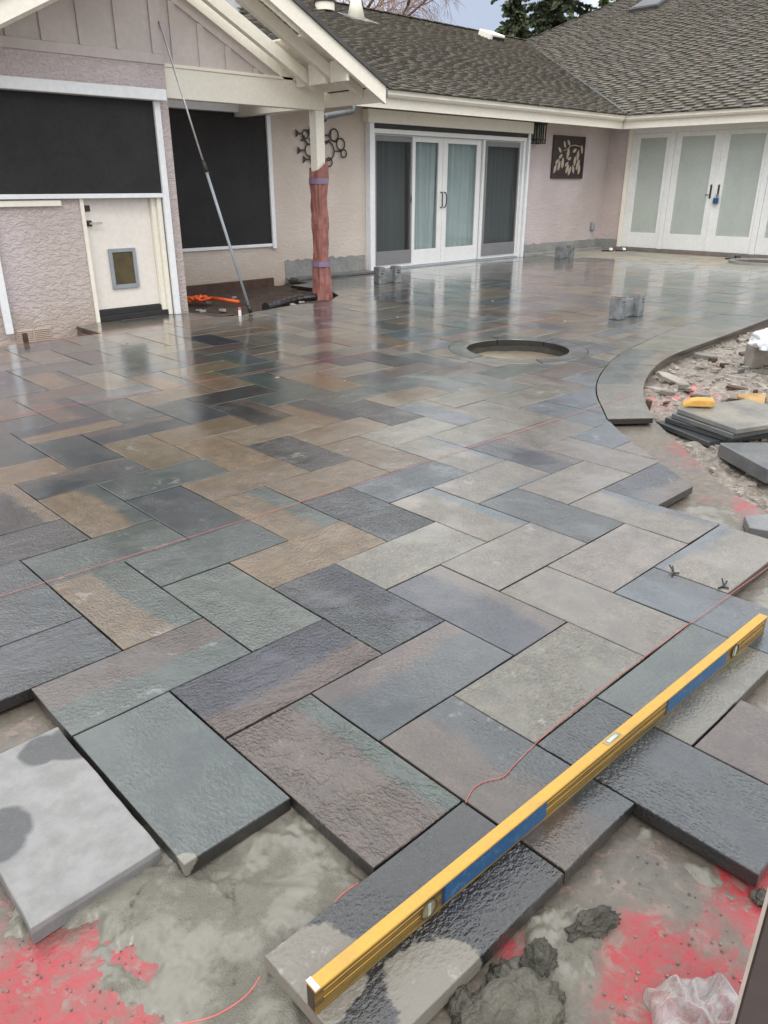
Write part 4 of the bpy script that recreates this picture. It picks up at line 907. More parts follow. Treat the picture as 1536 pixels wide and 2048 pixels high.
# --- loose pale slab
def mat_dryslab():
    m = NT('half_dry_pale_slab'); v = m.pos(); a = m.noise(v, 5, 6, .55)
    col = m.mix(m.rng(m.noise(v, 14, 8, .7), .3, .7), (.265, .265, .26), (.195, .195, .19)); col = m.mix(m.rng(m.noise(v, 3.2, 5), .60, .74, 0, .4), col, (.30, .25, .18))
    wetm = None
    for (bx, by, br) in ((-.30, -.93, .085), (-.38, -.90, .06), (-.55, -1.12, .07), (-.60, -1.16, .075)):
        d = m.n('ShaderNodeVectorMath', operation='DISTANCE'); m.l(v, d.inputs[0]); d.inputs[1].default_value = (bx, by, 0)
        f = m.rng(m.math('ADD', d.outputs['Value'], m.math('MULTIPLY', m.math('SUBTRACT', m.noise(v, 7, 5, .55), .5), .10)), br-.014, br+.006, 1, 0); wetm = f if wetm is None else m.math('MAXIMUM', wetm, f)
    col = m.mix(m.math('MULTIPLY', wetm, .88), col, (.055, .056, .06)); z3 = m.n('ShaderNodeSeparateXYZ'); m.l(v, z3.inputs[0]); col = m.mix(m.rng(z3.outputs[2], -.028, -.02, .5, 0), col, (.09, .09, .095)); col = m.mix(m.rng(m.noise(v, 140, 3), .58, .7, 0, .4), col, (.2, .2, .2))
    m.P(col=col, rough=m.math('SUBTRACT', .75, m.math('MULTIPLY', wetm, .45)), normal=m.bump(m.noise(v, 45, 7, .6), .4, .006)); return m.m
MAT['dryslab'] = mat_dryslab()
pl = [LAT(-2.02, 4.72), LAT(-1.03, 4.70), LAT(-1.02, 2.74), LAT(-2.0, 2.74)]
P3 = piece(pl, (-.46, -1.13), (0, -1), T=.046, z=-.008, step=.06, jit=.003)
o = mk_stone('loose_slab', None, P3, (.5, .5, .5, 1), (.5, .5, .5, 1), 1.6, .3, 2.); o.data.materials.clear(); o.data.materials.append(MAT['dryslab'])
tag(o, 'pale half-dry slab with dark wet blotches set loose beside the green-grey slab', 'stone slab')

# --- post paper wrap
pw_ = empty('post_wrap', (6.2, 5.89, -.1), 'red rosin paper wrapped round the porch post and bound with purple tape', 'paper wrap')
def wrap(z0, z1, nz, hw, name, mat, fl=None, amp=.012, slant=0.):
    m = MB(); n = 28; cx, cy = 6.205, 5.893
    for k in range(nz+1):
        t = k/nz; 
        for i in range(n):
            a = 2*math.pi*i/n; c, s_ = math.cos(a), math.sin(a); q = 1/max(abs(c), abs(s_)); z = z0+(z1-z0)*t+(slant*(c*.8+s_*.1)*t*t if slant else 0)
            g = hw*(1+(fl(z) if fl else 0)); rr = g*(.35*1.13+.65*q*.94)+amp*abs(fbm(math.cos(a)*2, math.sin(a)*2, z*2.2, 3, 1.5)*1.3+.5*math.sin(a*4+z*3))
            m.v.append(Vector((cx+rr*c, cy+rr*s_, z)))
    for k in range(nz):
        for i in range(n): j = (i+1) % n; m.f.append((k*n+i, k*n+j, (k+1)*n+j, (k+1)*n+i))
    return m.build(name, mat, pw_)
flare = lambda z: .42*max(0, (.30-z)/.4)**1.4+.05*math.sin(z*9)
wrap(-.09, 1.66, 50, .086, 'paper', 'paper', flare, .026, .10)
for z in (ony(640, 362, 5.82).z, ony(648, 528, 5.82).z): wrap(z-.035, z+.035, 2, .108 if z > .8 else .112, 'tape_band', 'tape', None, .006)

# --- leaning extension pole
pt = ony(318, 42, YL-.02); pb = Vector((4.43, 5.07, .012)); pm_ = pb.lerp(pt, .53)
po_ = empty('extension_pole', pb, 'telescoping metal pole leaning from the soil pocket against the gable boards', 'pole')
MB().tube([pb.lerp(pt, .02), pm_], .0165, 12).build('lower_tube', 'greyplastic', po_, smooth=True); MB().tube([pm_, pt], .0105, 12).build('upper_tube', 'alu', po_, smooth=True)
MB().tube([pm_-(pt-pb)*.018, pm_-(pt-pb)*.004, pm_+(pt-pb)*.012, pm_+(pt-pb)*.022], [.02, .024, .024, .017], 12).build('locking_collar', 'black', po_, smooth=True)
MB().tube([pm_-(pt-pb)*.020, pm_-(pt-pb)*.0185], .0225, 12).build('yellow_band', 'yellow', po_); MB().tube([pb, pb.lerp(pt, .03)], [.026, .02], 12).build('foot_tip', 'black', po_, smooth=True)

# --- things in the soil pocket
p = [onz(540, 613, -.03), onz(556, 609, -.03), onz(575, 603, -.03), onz(600, 597, -.03), onz(628, 594, -.03), onz(655, 592, -.04)]; p = smooth3(p)
dp = empty('drain_pipe', p[0], 'black corrugated drain pipe lying in the soil beside the wrapped post', 'pipe')
MB().tube(p, [.05+.006*(k % 2) for k in range(len(p))], 14).build('pipe_body', 'pipe', dp, smooth=False); MB().tube([p[0]-(p[1]-p[0]).normalized()*.10, p[0]+(p[1]-p[0]).normalized()*.05], .066, 16).build('pipe_coupling', 'black', dp, bevel=.004)
random.seed(31); c = onz(402, 604, -.04); m = MB()
for k in range(9):
    a = random.uniform(0, 6.28); q = [c+Vector((math.cos(a+t*1.1)*random.uniform(.05, .2), math.sin(a+t*1.1)*random.uniform(.04, .16), .01+.07*math.sin(t*2+k)**2)) for t in (0, .6, 1.2, 1.9, 2.6)]
    m.tube(smooth3(q), .017, 7)
m.tube([c+Vector((.12, -.1, .05)), c+Vector((.33, -.42, .01))], .024, 8)
tag(m.build('orange_cord', 'orange', smooth=True), 'tangled orange cord heaped in the soil beside the stucco corner', 'cord')
q = onz(480, 632, 0); st = empty('marker_stake', q, 'small white marker stake with a red cap next to the pole foot', 'stake'); MB().tube([q, q+Vector((0, 0, .07))], .018, 10).build('stake_body', 'white', st); MB().tube([q+Vector((0, 0, .0705)), q+Vector((0, 0, .10))], [.02, .013], 10).build('stake_cap', 'string', st)
tag(MB().obox(Matrix.Translation((5.5, 7.64, -.03)) @ Matrix.Rotation(.02, 4, 'Z'), 2.3, .05, .16).build('timber_board', 'wood', bevel=.005), 'reddish brown wet board set in the soil along the stucco wall', 'board')
tag(B(6.93, 8.62, YB-.33, YB-.11, .002, .042).build('edge_slab', 'slab', bevel=.004), 'narrow grey slab laid along the broken concrete patch under the ring sculpture', 'stone slab')
random.seed(5)
for k in range(7):
    q = Vector((random.uniform(4.15, 6.0), random.uniform(5.5, 7.2), -.055)); s_ = random.uniform(.04, .09); M3 = Matrix.Translation(q) @ Matrix.Rotation(random.uniform(0, 3), 4, 'Z') @ Matrix.Rotation(.2, 4, 'X')
    m = MB().obox(M3, s_, s_*.7, s_*.4); m.v = [v+Vector((random.uniform(-.01, .01), random.uniform(-.01, .01), random.uniform(-.006, .006))) for v in m.v]
    tag(m.build('soil_stone', 'rubble', bevel=.006), 'small grey stone lying in the brown soil by the wall', 'stone', 'stones in the soil pocket')

# --- wall-mounted things
ART = empty('ring_sculpture', ony(640, 295, YB-.03), 'dark iron sculpture of linked rings and fins on the stucco behind the post', 'wall art')
def apx(zx, zy): return ony(560+zx*160/1536, 230+zy*160/1536, YB-.03)
for zx, zy, r_ in ((490, 370, 72), (700, 440, 120), (1040, 385, 100), (1165, 560, 95), (1225, 740, 65), (945, 905, 72), (910, 690, 160), (565, 675, 102), (650, 855, 85)):
    c = apx(zx, zy); rr = (apx(zx+r_, zy)-c).length*.80; pts = [c+Vector((rr*math.cos(2*math.pi*k/24), 0, rr*math.sin(2*math.pi*k/24))) for k in range(25)]
    MB().tube(pts, .011, 6, False).build('ring', 'iron', ART, smooth=True)
for zx, zy, an in ((365, 352, 0), (400, 680, 0), (505, 850, 0), (580, 275, -50), (480, 490, 40), (930, 390, 180)):
    c = apx(zx, zy); M2 = Matrix.Translation(c) @ Matrix.Rotation(R(an), 4, 'Y'); m = MB().yprism([(-.065, -.055), (.0, -.012), (.07, -.012), (.07, .012), (.0, .012), (-.065, .055), (-.05, 0)], -.006, .006); m.v = [M2 @ v for v in m.v]; m.build('fin', 'iron', ART)
for a_, b_ in (((560, 440), (640, 600)), ((960, 470), (880, 560)), ((1060, 690), (1160, 700)), ((980, 480), (1080, 520)), ((640, 780), (600, 850))): MB().tube([apx(*a_), apx(*b_)], .009, 6).build('link', 'iron', ART)
LP_ = empty('leaf_panel', (14.65, YB-.02, 1.54), 'square dark metal panel with cut-out branch of leaves on the wall', 'wall art')
x0, x1, z0, z1 = 14.06, 15.25, 1.54, 2.38
B(x0, x1, YB-.028, YB-.006, z0, z1).build('panel_plate', 'iron', LP_, bevel=.004)
for a_ in ((x0, x0+.06, z0, z1), (x1-.06, x1, z0, z1), (x0+.06, x1-.06, z0, z0+.06), (x0+.06, x1-.06, z1-.06, z1)): B(a_[0], a_[1], YB-.042, YB-.029, a_[2], a_[3]).build('panel_frame', 'iron', LP_, bevel=.003)
def lpx(zx, zy): t = (zx-640)/(1290-640); u = (zy-430)/(1300-430); return x0+(x1-x0)*t, z1-(z1-z0)*u
for zx, zy, an, ln in ((865, 605, -60, .15), (945, 565, -45, .15), (775, 720, -40, .15), (800, 850, 30, .15), (740, 955, 30, .16), (1080, 720, 25, .15), (985, 890, 20, .13), (935, 1005, 35, .15), (945, 790, 75, .22), (1230, 690, -75, .18), (1155, 820, 85, .22), (1100, 935, 85, .2), (850, 980, 88, .22), (780, 1040, 75, .2), (705, 1100, 65, .2), (955, 1100, 60, .2), (1005, 1140, 65, .2), (1080, 1105, -70, .18), (1170, 1010, 62, .24), (1205, 1110, 82, .2)):
    cx, cz = lpx(zx, zy); a = R(an); w_ = ln*.24; m = MB(); poly = []
    for k in range(12): t = 2*math.pi*k/12; u = ln/2*math.cos(t); v_ = w_*math.sin(t)*(1-.35*abs(math.cos(t))); poly.append((cx+u*math.cos(a)-v_*math.sin(a), cz+u*math.sin(a)+v_*math.cos(a)))
    m.yprism(poly, YB-.033, YB-.0285).build('leaf', 'tan', LP_)
MB().tube([Vector((lpx(zx, zy)[0], YB-.034, lpx(zx, zy)[1])) for zx, zy in ((850, 730), (920, 700), (980, 630), (1060, 610), (1160, 625), (1210, 640))], .009, 6).build('stem', 'tan', LP_)
# lantern
lc = ony(1075, 268, YB-.11); LN = empty('wall_lantern', (lc.x, YB, lc.z), 'black craftsman wall lantern with mottled panes beside the sliding door', 'lantern')
x, y, z = lc.x, YB-.13, lc.z; hw, hh = .105, .17
B(x-hw+.02, x+hw-.02, y-hw+.02, y+hw-.02, z-hh+.02, z+hh-.02).build('pane', 'greenglass', LN)
for sx in (-1, 1):
    for sy in (-1, 1): B(x+sx*hw-.01, x+sx*hw+.01, y+sy*hw-.01, y+sy*hw+.01, z-hh, z+hh).build('corner_bar', 'iron', LN)
for sx in (-.33, .33): B(x+sx*hw-.006, x+sx*hw+.006, y-hw-.006, y-hw+.019, z-hh, z+hh).build('glazing_bar', 'iron', LN); B(x-hw-.006, x-hw+.019, y+sx*hw-.006, y+sx*hw+.006, z-hh, z+hh).build('glazing_bar', 'iron', LN)
for zz in (z-hh-.012, z-hh+.05, z+hh-.012): MB().box(x-hw-.012, x+hw+.012, y-hw-.012, y-hw+.012, zz, zz+.02).box(x-hw-.012, x-hw+.012, y-hw+.013, y+hw+.012, zz, zz+.02).box(x+hw-.012, x+hw+.012, y-hw+.013, y+hw+.012, zz, zz+.02).build('band', 'iron', LN)
B(x-hw-.03, x+hw+.03, y-hw-.03, y+hw+.03, z+hh+.009, z+hh+.035).build('lantern_cap', 'iron', LN, bevel=.006); B(x-.07, x+.07, y+hw, YB-.001, z-.1, z+.16).build('back_plate', 'iron', LN)
oc = ony(1185, 452, YB-.03); OU = empty('wall_outlet', oc, 'small grey weatherproof outlet cover low on the corner stucco wall', 'outlet'); B(oc.x-.07, oc.x+.07, YB-.012, YB-.001, oc.z-.11, oc.z+.09).build('outlet_plate', 'greyplastic', OU, bevel=.004); B(oc.x-.055, oc.x+.055, YB-.07, YB-.013, oc.z-.09, oc.z+.07).build('outlet_cover', 'greyplastic', OU, bevel=.012)
q = Vector((XR-.03-.05, 4.965, 1.08)); LB = empty('lock_box', q, 'small blue padlock tag hanging on the white glazed door lever', 'lock'); MB().box(q.x-.03, q.x+.01, q.y-.06, q.y+.06, q.z-.03, q.z+.08).build('lock_body', 'blue', LB, bevel=.012); MB().tube([q+Vector((-.01, -.03, .08)), q+Vector((-.01, -.03, .15)), q+Vector((-.01, .03, .15)), q+Vector((-.01, .03, .08))], .008, 6).build('shackle', 'alu', LB)

# --- grey spacer blocks
def hblock(a, b, h, lab, dark=0):
    a = Vector((*a, 0)); b = Vector((*b, 0)); d = (b-a).normalized(); n = Vector((-d.y, d.x, 0)); E_ = empty('spacer_block', a, lab, 'block', 'grey blocks standing on the patio')
    for c in (a, b):
        M2 = Matrix((d, n, Vector((0, 0, 1)))).transposed().to_4x4(); M2.translation = c+Vector((0, 0, h/2+.001)); m = MB().obox(M2, .115, .145, h); m.v = [v+Vector((random.uniform(-.004, .004), random.uniform(-.004, .004), random.uniform(-.005, .003) if v.z > h/2 else 0)) for v in m.v]
        fl = m.build('flange', 'block', E_, bevel=.005); MB().obox(Matrix.Translation((0, 0, h/2+.004)) @ M2, .10, .13, .005).build('cut_face', 'blocktop', E_)
        for zz in (.05, .085): MB().tube([c-n*.071+d*random.uniform(-.03, .03)+Vector((0, 0, h-zz)), c-n*.0745+d*.02+Vector((0, 0, h-zz))], .008, 8).build('bolt_hole', 'black', E_)
    M2 = Matrix((d, n, Vector((0, 0, 1)))).transposed().to_4x4(); M2.translation = (a+b)/2+n*.02+Vector((0, 0, h*.42)); MB().obox(M2, max((b-a).length-.117, .02), .05, h*.8).build('web', 'block', E_, bevel=.003)
hblock((7.25, 1.86), (7.64, 1.84), .245, 'grey two-legged block standing between the fire pit and the white glazed doors')
hblock((7.63, 6.22), (7.93, 6.17), .24, 'grey two-legged block standing at the foot of the curtained sliding door')
hblock((13.33, 6.80), (13.72, 6.80), .23, 'grey two-legged block standing under the leaf cut-out panel')

# --- sandals
def sandal(c, rot, sc=1., name='sandal', strap=True, par=None, pale=False):
    M2 = Matrix.Translation(c) @ Matrix.Rotation(rot, 4, 'Z'); poly = [(.14*math.cos(t)*(1 if math.cos(t) > 0 else .95), (.048+.012*math.cos(t))*math.sin(t)) for t in [2*math.pi*k/18 for k in range(18)]]
    m = MB().prism([(x*sc, y*sc) for x, y in poly], .0, .028); m.v = [M2 @ v for v in m.v]; m.build('sole', 'black', par, bevel=.006)
    m = MB(); n = 9
    for xx in (.015, .085):
        for k in range(n): a = math.pi*k/(n-1); m.v.append(M2 @ Vector((xx*sc, .055*math.cos(a)*sc, .026+.05*math.sin(a))))
    m.f = [(k, k+1, n+k+1, n+k) for k in range(n-1)]; m.build('strap', 'white' if pale else 'black', par)
sp = empty('sandals', (15.85, 7.05, 0), 'pair of black slide sandals with pale straps by the glazed door jamb', 'sandals'); sandal(Vector((15.75, 7.12, .002)), R(-40), 1.1, par=sp, pale=True); sandal(Vector((15.98, 6.92, .002)), R(-30), 1.1, par=sp, pale=True)
sp = empty('shoe', (15.78, 4.2, 0), 'single black sandal dropped on the dry stone before the glazed doors', 'shoe'); sandal(Vector((15.78, 4.2, .002)), R(-55), 1.35, par=sp)
c = Vector((15.35, 3.45, 0)); m = MB(); n = 40
for k in range(n):
    a = 2*math.pi*k/n
    for rr, z in ((.62, .002), (.62, .05), (.54, .05), (.52, .003)): m.v.append(c+Vector((rr*math.cos(a), rr*math.sin(a), z)))
for k in range(n):
    j = (k+1) % n
    for q in range(4): m.f.append((k*4+q, j*4+q, j*4+(q+1) % 4, k*4+(q+1) % 4))
PR_ = empty('planter_rim', c, 'low round rim with brown soil set in front of the white doors', 'planter'); m.build('rim', 'conc', PR_, smooth=False); MB().prism(circ((c.x, c.y), .53, 32), .0025, .02).build('soil_fill', 'wood', PR_)

# --- stack of slabs, sponge
def slab_from(pa_, pb_, z, lab, mat, depth=.62, grp=None):
    a = onz(*pa_, z); b = onz(*pb_, z); d = (b-a); d.z = 0; n = Vector((-d.y, d.x, 0)).normalized()
    if n.x < 0: n = -n
    poly = [a, b, b+n*depth, a+n*depth]; c = sum(poly, Vector())/4; poly = [p for p in poly]
    if area([(p.x, p.y) for p in poly]) < 0: poly = poly[::-1]
    m = MB().prism([(p.x, p.y) for p in poly], z-.034, z); o = m.build('stacked_slab', mat, bevel=.004); return tag(o, lab, 'stone slab', grp)
slab_from((1354, 816), (1474, 858), .062, 'pale tan slab with a yellow sponge, topmost of the stack in the mud', 'slabtan')
slab_from((1343, 826), (1466, 868), .026, 'grey slab second from the top of the stack in the mud', 'slab')
slab_from((1330, 834), (1456, 874), -.010, 'dark grey slab third from the top of the stack in the mud', 'slabdark')
slab_from((1312, 842), (1418, 884), -.046, 'dark slab at the bottom of the stack, sticking out over the mud', 'slabdark', .55)
s0 = onz(1396, 812, .064); d = (onz(1470, 857, .08)-onz(1354, 812, .08)).normalized(); a_ = math.atan2(d.y, d.x)
m = MB(); prof = [(x_*.85, z_*.8) for x_, z_ in ((-.12, .0), (.10, .012), (.115, .055), (.10, .062), (0, .062), (-.06, .05), (-.105, .018))]
m.yprism(prof, -.055, .055); Ms = Matrix.Translation(s0+Vector((0, 0, .001))) @ Matrix.Rotation(a_+R(55), 4, 'Z'); m.v = [Ms @ v for v in m.v]
tag(m.build('sponge', 'sponge', bevel=.006, seg=2), 'yellow wedge-shaped tile sponge lying on the topmost stacked slab', 'sponge')
k0 = onz(1506, 974, -.062); Ms = Matrix.Translation(k0+Vector((.47, -.01, .03))) @ Matrix.Rotation(R(-34), 4, 'Z') @ Matrix.Rotation(R(3), 4, 'Y')
tag(MB().obox(Ms, .62, .46, .085).build('thick_slab', 'slab', bevel=.006), 'thick grey slab lying beyond the pink-dusted concrete strip, dark cut end showing', 'stone slab')
k0 = onz(1522, 1075, -.057); m = MB().prism([(k0.x-.03, k0.y+.05), (k0.x+.0, k0.y-.035), (k0.x+.10, k0.y-.05), (k0.x+.2, k0.y+.05), (k0.x+.08, k0.y+.12)], -.056, -.012); tag(m.build('stone_offcut', 'slab', bevel=.004), 'small angular grey offcut on the bare concrete strip', 'offcut')
k0 = onz(1524, 742, -.09); BL = empty('masonry_block', k0, 'brown-grey masonry block carrying the white sack in the muddy bed', 'block'); MB().obox(Matrix.Translation(k0+Vector((.22, .02, .10))) @ Matrix.Rotation(R(-50), 4, 'Z'), .40, .22, .20).build('block_body', 'rubble', BL, bevel=.008)
def lump(c, rx, ry, rz, name, mat, seed=0, amp=.25, sub_=4, sc=2.2, smooth_=True, flat=True, fine=.0):
    bm = bmesh.new(); bmesh.ops.create_icosphere(bm, subdivisions=sub_, radius=1)
    for v in bm.verts:
        p = v.co.copy(); k = 1+amp*mn.fractal(Vector((p.x+seed, p.y, p.z*1.3))*sc*.6, 1., 2., 3)+fine*mn.fractal(Vector((p.x+seed, p.y+2, p.z))*sc*2.6, .7, 2.1, 6); q = p*k
        if flat and q.z < -.35: q.z = -.35
        v.co = Vector((q.x*rx, q.y*ry, q.z*rz))
    for f in bm.faces: f.smooth = smooth_
    o = bm_obj(bm, name, mat, loc=c); return o
k0 = onz(1540, 700, .12); tag(lump(k0+Vector((.12, .0, .06)), .30, .20, .10, 'white_sack', 'sack', 3, .3, 4), 'crumpled white sack lying on the masonry block in the mud', 'sack')
k0 = onz(1520, 812, -.09); m = MB(); n = 8
for i in range(n+1):
    for j in range(5): m.v.append(k0+Vector((-.10+.06*i, -.06+.05*j+.02*i, .02+.05*math.sin(i*.55+j*.3)+random.uniform(-.006, .006))))
m.f = [(i*5+j, (i+1)*5+j, (i+1)*5+j+1, i*5+j+1) for i in range(n) for j in range(4)]; o = m.build('board_scrap', 'cardboard'); md = o.modifiers.new('s', 'SOLIDIFY'); md.thickness = .018; tag(o, 'curled tan scrap of board lying in the mud behind the stacked slabs', 'scrap')
# --- rubble
random.seed(11); bp_ = base_out
def free(x, y): return not pip(x, y, [(p[0]+.0, p[1]) for p in bp_]) and hsoil(x, y) < -.0605
cnt = 0; gm = MB()
while cnt < 150:
    x, y = random.uniform(3.2, 9.5), random.uniform(-2.6, .62)
    if not free(x, y) or not free(x-.08, y+.1): continue
    cx, cy = pj((x, y, -.1))
    if cx > 1570: 
        if random.random() < .9: continue
    L_ = random.uniform(.05, .20)*random.choice((.6, 1, 1, 1.6)); wd_ = L_*random.uniform(.18, .7); th = random.uniform(.004, .03); an = random.uniform(-.5, .9)+random.choice((0, 0, 1.57))
    poly = [(x+math.cos(an)*L_*.5*math.cos(t)*random.uniform(.7, 1.1)-math.sin(an)*wd_*.5*math.sin(t), y+math.sin(an)*L_*.5*math.cos(t)+math.cos(an)*wd_*.5*math.sin(t)*random.uniform(.7, 1.1)) for t in [2*math.pi*k/6 for k in range(6)]]
    z = hsoil(x, y)-.004; cm = random.choice(('rubble', 'rubble', 'slab', 'slabtan', 'wood', 'wood', 'mortar')); o = MB().prism(poly, z, z+th+.012).build('wood_splinter' if cm == 'wood' else 'stone_chip', cm, bevel=.003); o.rotation_euler = (random.uniform(-.2, .2), random.uniform(-.2, .2), 0)
    lb_ = dict(rubble='flat warm grey broken stone chip in the muddy bed beyond the coping', slab='blue-grey slate chip lying in the muddy bed beyond the coping', slabtan='tan flagstone chip lying in the muddy bed beyond the coping', wood='dark brown wood splinter lying in the muddy bed beyond the coping', mortar='pale cement flake lying in the muddy bed beyond the coping')[cm]
    tag(o, lb_, 'splinter' if cm == 'wood' else 'stone chip', lb_.split(' lying')[0].split(' in the')[0]+'s in the muddy bed'); cnt += 1
cnt = 0
while cnt < 1800:
    x, y = random.uniform(3.0, 9), random.uniform(-2.6, .62)
    if not free(x, y): continue
    s_ = random.uniform(.006, .026); z = hsoil(x, y); M2 = Matrix.Translation((x, y, z+s_*.2)) @ Matrix.Rotation(random.uniform(0, 6), 4, 'Z') @ Matrix.Rotation(random.uniform(-.6, .6), 4, 'X'); gm.obox(M2, s_*random.uniform(1, 2.4), s_, s_*.7); cnt += 1
gm.build('gravel', 'rubble', kind='stuff')
k0 = onz(1290, 812, -.02); tag(MB().obox(Matrix.Translation(k0+Vector((.03, -.0, -.04))) @ Matrix.Rotation(R(40), 4, 'Z') @ Matrix.Rotation(R(8), 4, 'X'), .05, .035, .16).build('form_stake', 'wood', bevel=.003), 'short brown form stake standing against the inside of the curved coping', 'stake')
q = onz(62, 690, -.02); tag(MB().obox(Matrix.Translation((q.x+.0, q.y+.12, -.03)), .045, .03, .22).build('form_stake', 'wood', bevel=.003), 'short rusty brown stake standing before the crawlspace vent', 'stake')
# --- mortar clumps in the open bay
for (px, py, rx, ry, rz, rot, sd_, lab) in ((1187, 1850, .075, .030, .036, -25, 1, 'elongated clump of wet mortar lying alone on the pinkish concrete'), (1075, 1925, .05, .042, .045, 10, 2, 'rough ragged mortar clump crowning the ridge beside the charcoal slab'), (1005, 1968, .055, .036, .034, 35, 3, 'low rough mortar clump tight against the charcoal slab edge'),
        (925, 2015, .045, .03, .03, 30, 5, 'crumbly mortar clump at the foot of the charcoal slab corner'), (1520, 1795, .03, .02, .02, 10, 8, 'small dark mortar clump by the dark post'), (1118, 1998, .018, .012, .012, 0, 9, 'pebble-sized mortar crumb on the pink paint')):
    c = onz(px, py, -.05); o = lump(c, rx*.82, ry*.82, rz*.8, 'mortar_clump', 'mortardark', sd_*3.1, .5, 5, 2.0, True, True, .16); o.rotation_euler.z = R(rot); tag(o, lab, 'mortar clump')
c = onz(1020, 2052, -.06); o = lump(c+Vector((0, 0, .0)), .115, .085, .055, 'mortar_heap', 'mortarheap', 17, .25, 5, 2.4, True, True, .11); tag(o, 'broad smooth heap of mortar at the open bay edge', 'mortar heap')
random.seed(77); gm = MB()
for k in range(140):
    px, py = random.uniform(880, 1500), random.uniform(1700, 2048); p = onz(px, py, -.057)
    if not (p.y < -2.15 and p.x < .6): continue
    s_ = random.choice((.0015, .002, .003, .004)); gm.obox(Matrix.Translation(p+Vector((0, 0, s_*.3))) @ Matrix.Rotation(random.uniform(0, 3), 4, (1, 1, .5)), s_*1.5, s_, s_)
for k in range(120):
    px, py = random.uniform(0, 560), random.uniform(1850, 2048); p = onz(px, py, -.057); s_ = random.choice((.0015, .002, .003)); gm.obox(Matrix.Translation(p+Vector((0, 0, s_*.3))) @ Matrix.Rotation(random.uniform(0, 3), 4, (1, 1, .5)), s_*1.5, s_, s_)
gm.build('mortar_crumbs', 'mortar', kind='stuff')
# --- plastic bag
bm = bmesh.new(); nb_ = 70; gv = []
for j in range(nb_+1):
    for i in range(nb_+1):
        u, w_ = i/nb_*2-1, j/nb_*2-1; rr = (abs(u)**2.4+abs(w_)**2.4)**(1/2.4); kk = max(abs(u), abs(w_))/max(math.hypot(u, w_), 1e-6); x_, y_ = u*.098*(.45+.55*kk), w_*.08*(.45+.55*kk)
        f1 = math.exp(-(fbm(u+3, w_, 1, 1, 1.1)/.22)**2); f2 = math.exp(-(fbm(u*1.2, w_*.8+5, 4, 1, 1.7)/.16)**2); env = max(0, 1-max(abs(u), abs(w_))**5)
        gv.append(bm.verts.new((x_*(1+.12*fbm(w_, u, 2, 2, 1.2)), y_*(1+.15*fbm(u, w_, 6, 2, 1.2)), -.02+env**.5*(.020+.026*f1+.014*f2))))
for j in range(nb_):
    for i in range(nb_): bm.faces.new((gv[j*(nb_+1)+i], gv[j*(nb_+1)+i+1], gv[(j+1)*(nb_+1)+i+1], gv[(j+1)*(nb_+1)+i]))
for f in bm.faces: f.smooth = True
o = bm_obj(bm, 'plastic_bag', 'bag', loc=onz(1405, 2030, -.035)); o.rotation_euler.z = R(-35); tag(o, 'crumpled clear plastic bag on the pink-painted concrete by the dark post', 'plastic bag')
# --- dark post close by
d = ray(1461, 2048); dh = Vector((d.x, d.y, 0)); pp = CAM+d*(.95/dh.length); ex = Vector((d.y, -d.x, 0)).normalized(); ey = Vector((dh.x, dh.y, 0)).normalized()
PT = empty('porch_upright', (pp.x, pp.y, -.058), 'dark taupe upright post with its lit corner painted pale, close beside the open bay', 'post'); Mp = Matrix((ex, ey, Vector((0, 0, 1)))).transposed().to_4x4(); Mp.translation = Vector((pp.x, pp.y, 0))
MB().obox(Mp @ Matrix.Translation((.066, .06, 1.2)), .12, .12, 2.516).build('post_body', 'post', PT, bevel=.003); MB().obox(Mp @ Matrix.Translation((.0025, .012, 1.2)), .005, .03, 2.5).build('lit_edge_strip', 'postedge_lit', PT)  # pale strip paints in the light falling on the post's corner
# --- twigs, leaves, nails
random.seed(3)
for (x, y, an, lab) in ((1.84, -1.605, 20, 'tiny forked dark twig lying on a paver joint inside the string'), (1.87, -1.795, -10, 'tiny forked dark twig lying right beside the kinked pink string')):
    c = Vector((x, y, .004)); m = MB(); e = Vector((math.cos(R(an)), math.sin(R(an)), .0)); f = Vector((-e.y, e.x, 0))
    m.tube([c-e*.035, c, c+e*.03+f*.008+Vector((0, 0, .008))], .0035, 5); m.tube([c, c+e*.012+f*.02+Vector((0, 0, .02))], .003, 5); m.tube([c-e*.012, c-f*.022], .003, 5); tag(m.build('twig', 'black'), lab, 'twig')
for k, (px, py) in enumerate([(1196, 578), (1114, 569), (1098, 527), (1215, 549), (1410, 624), (1412, 632), (1499, 624), (1115, 580), (1035, 640), (1025, 642), (690, 762), (555, 755), (560, 683), (795, 634), (1130, 642), (1400, 572), (838, 598), (985, 602), (330, 690), (255, 686), (1060, 560), (930, 545), (880, 575)]):
    p = onz(px, py, .003); a = random.uniform(0, 6); s_ = random.uniform(.012, .026); poly = [(p.x+s_*math.cos(t+a)*(1 if i % 2 else .7), p.y+s_*.6*math.sin(t+a)) for i, t in enumerate([2*math.pi*i/7 for i in range(7)])]
    if area(poly) < 0: poly = poly[::-1]
    tag(MB().prism(poly, .002, .006).build('fallen_leaf', 'leaf'), 'small pale fallen leaf stuck to the wet paving', 'leaf', 'fallen leaves on the wet patio')

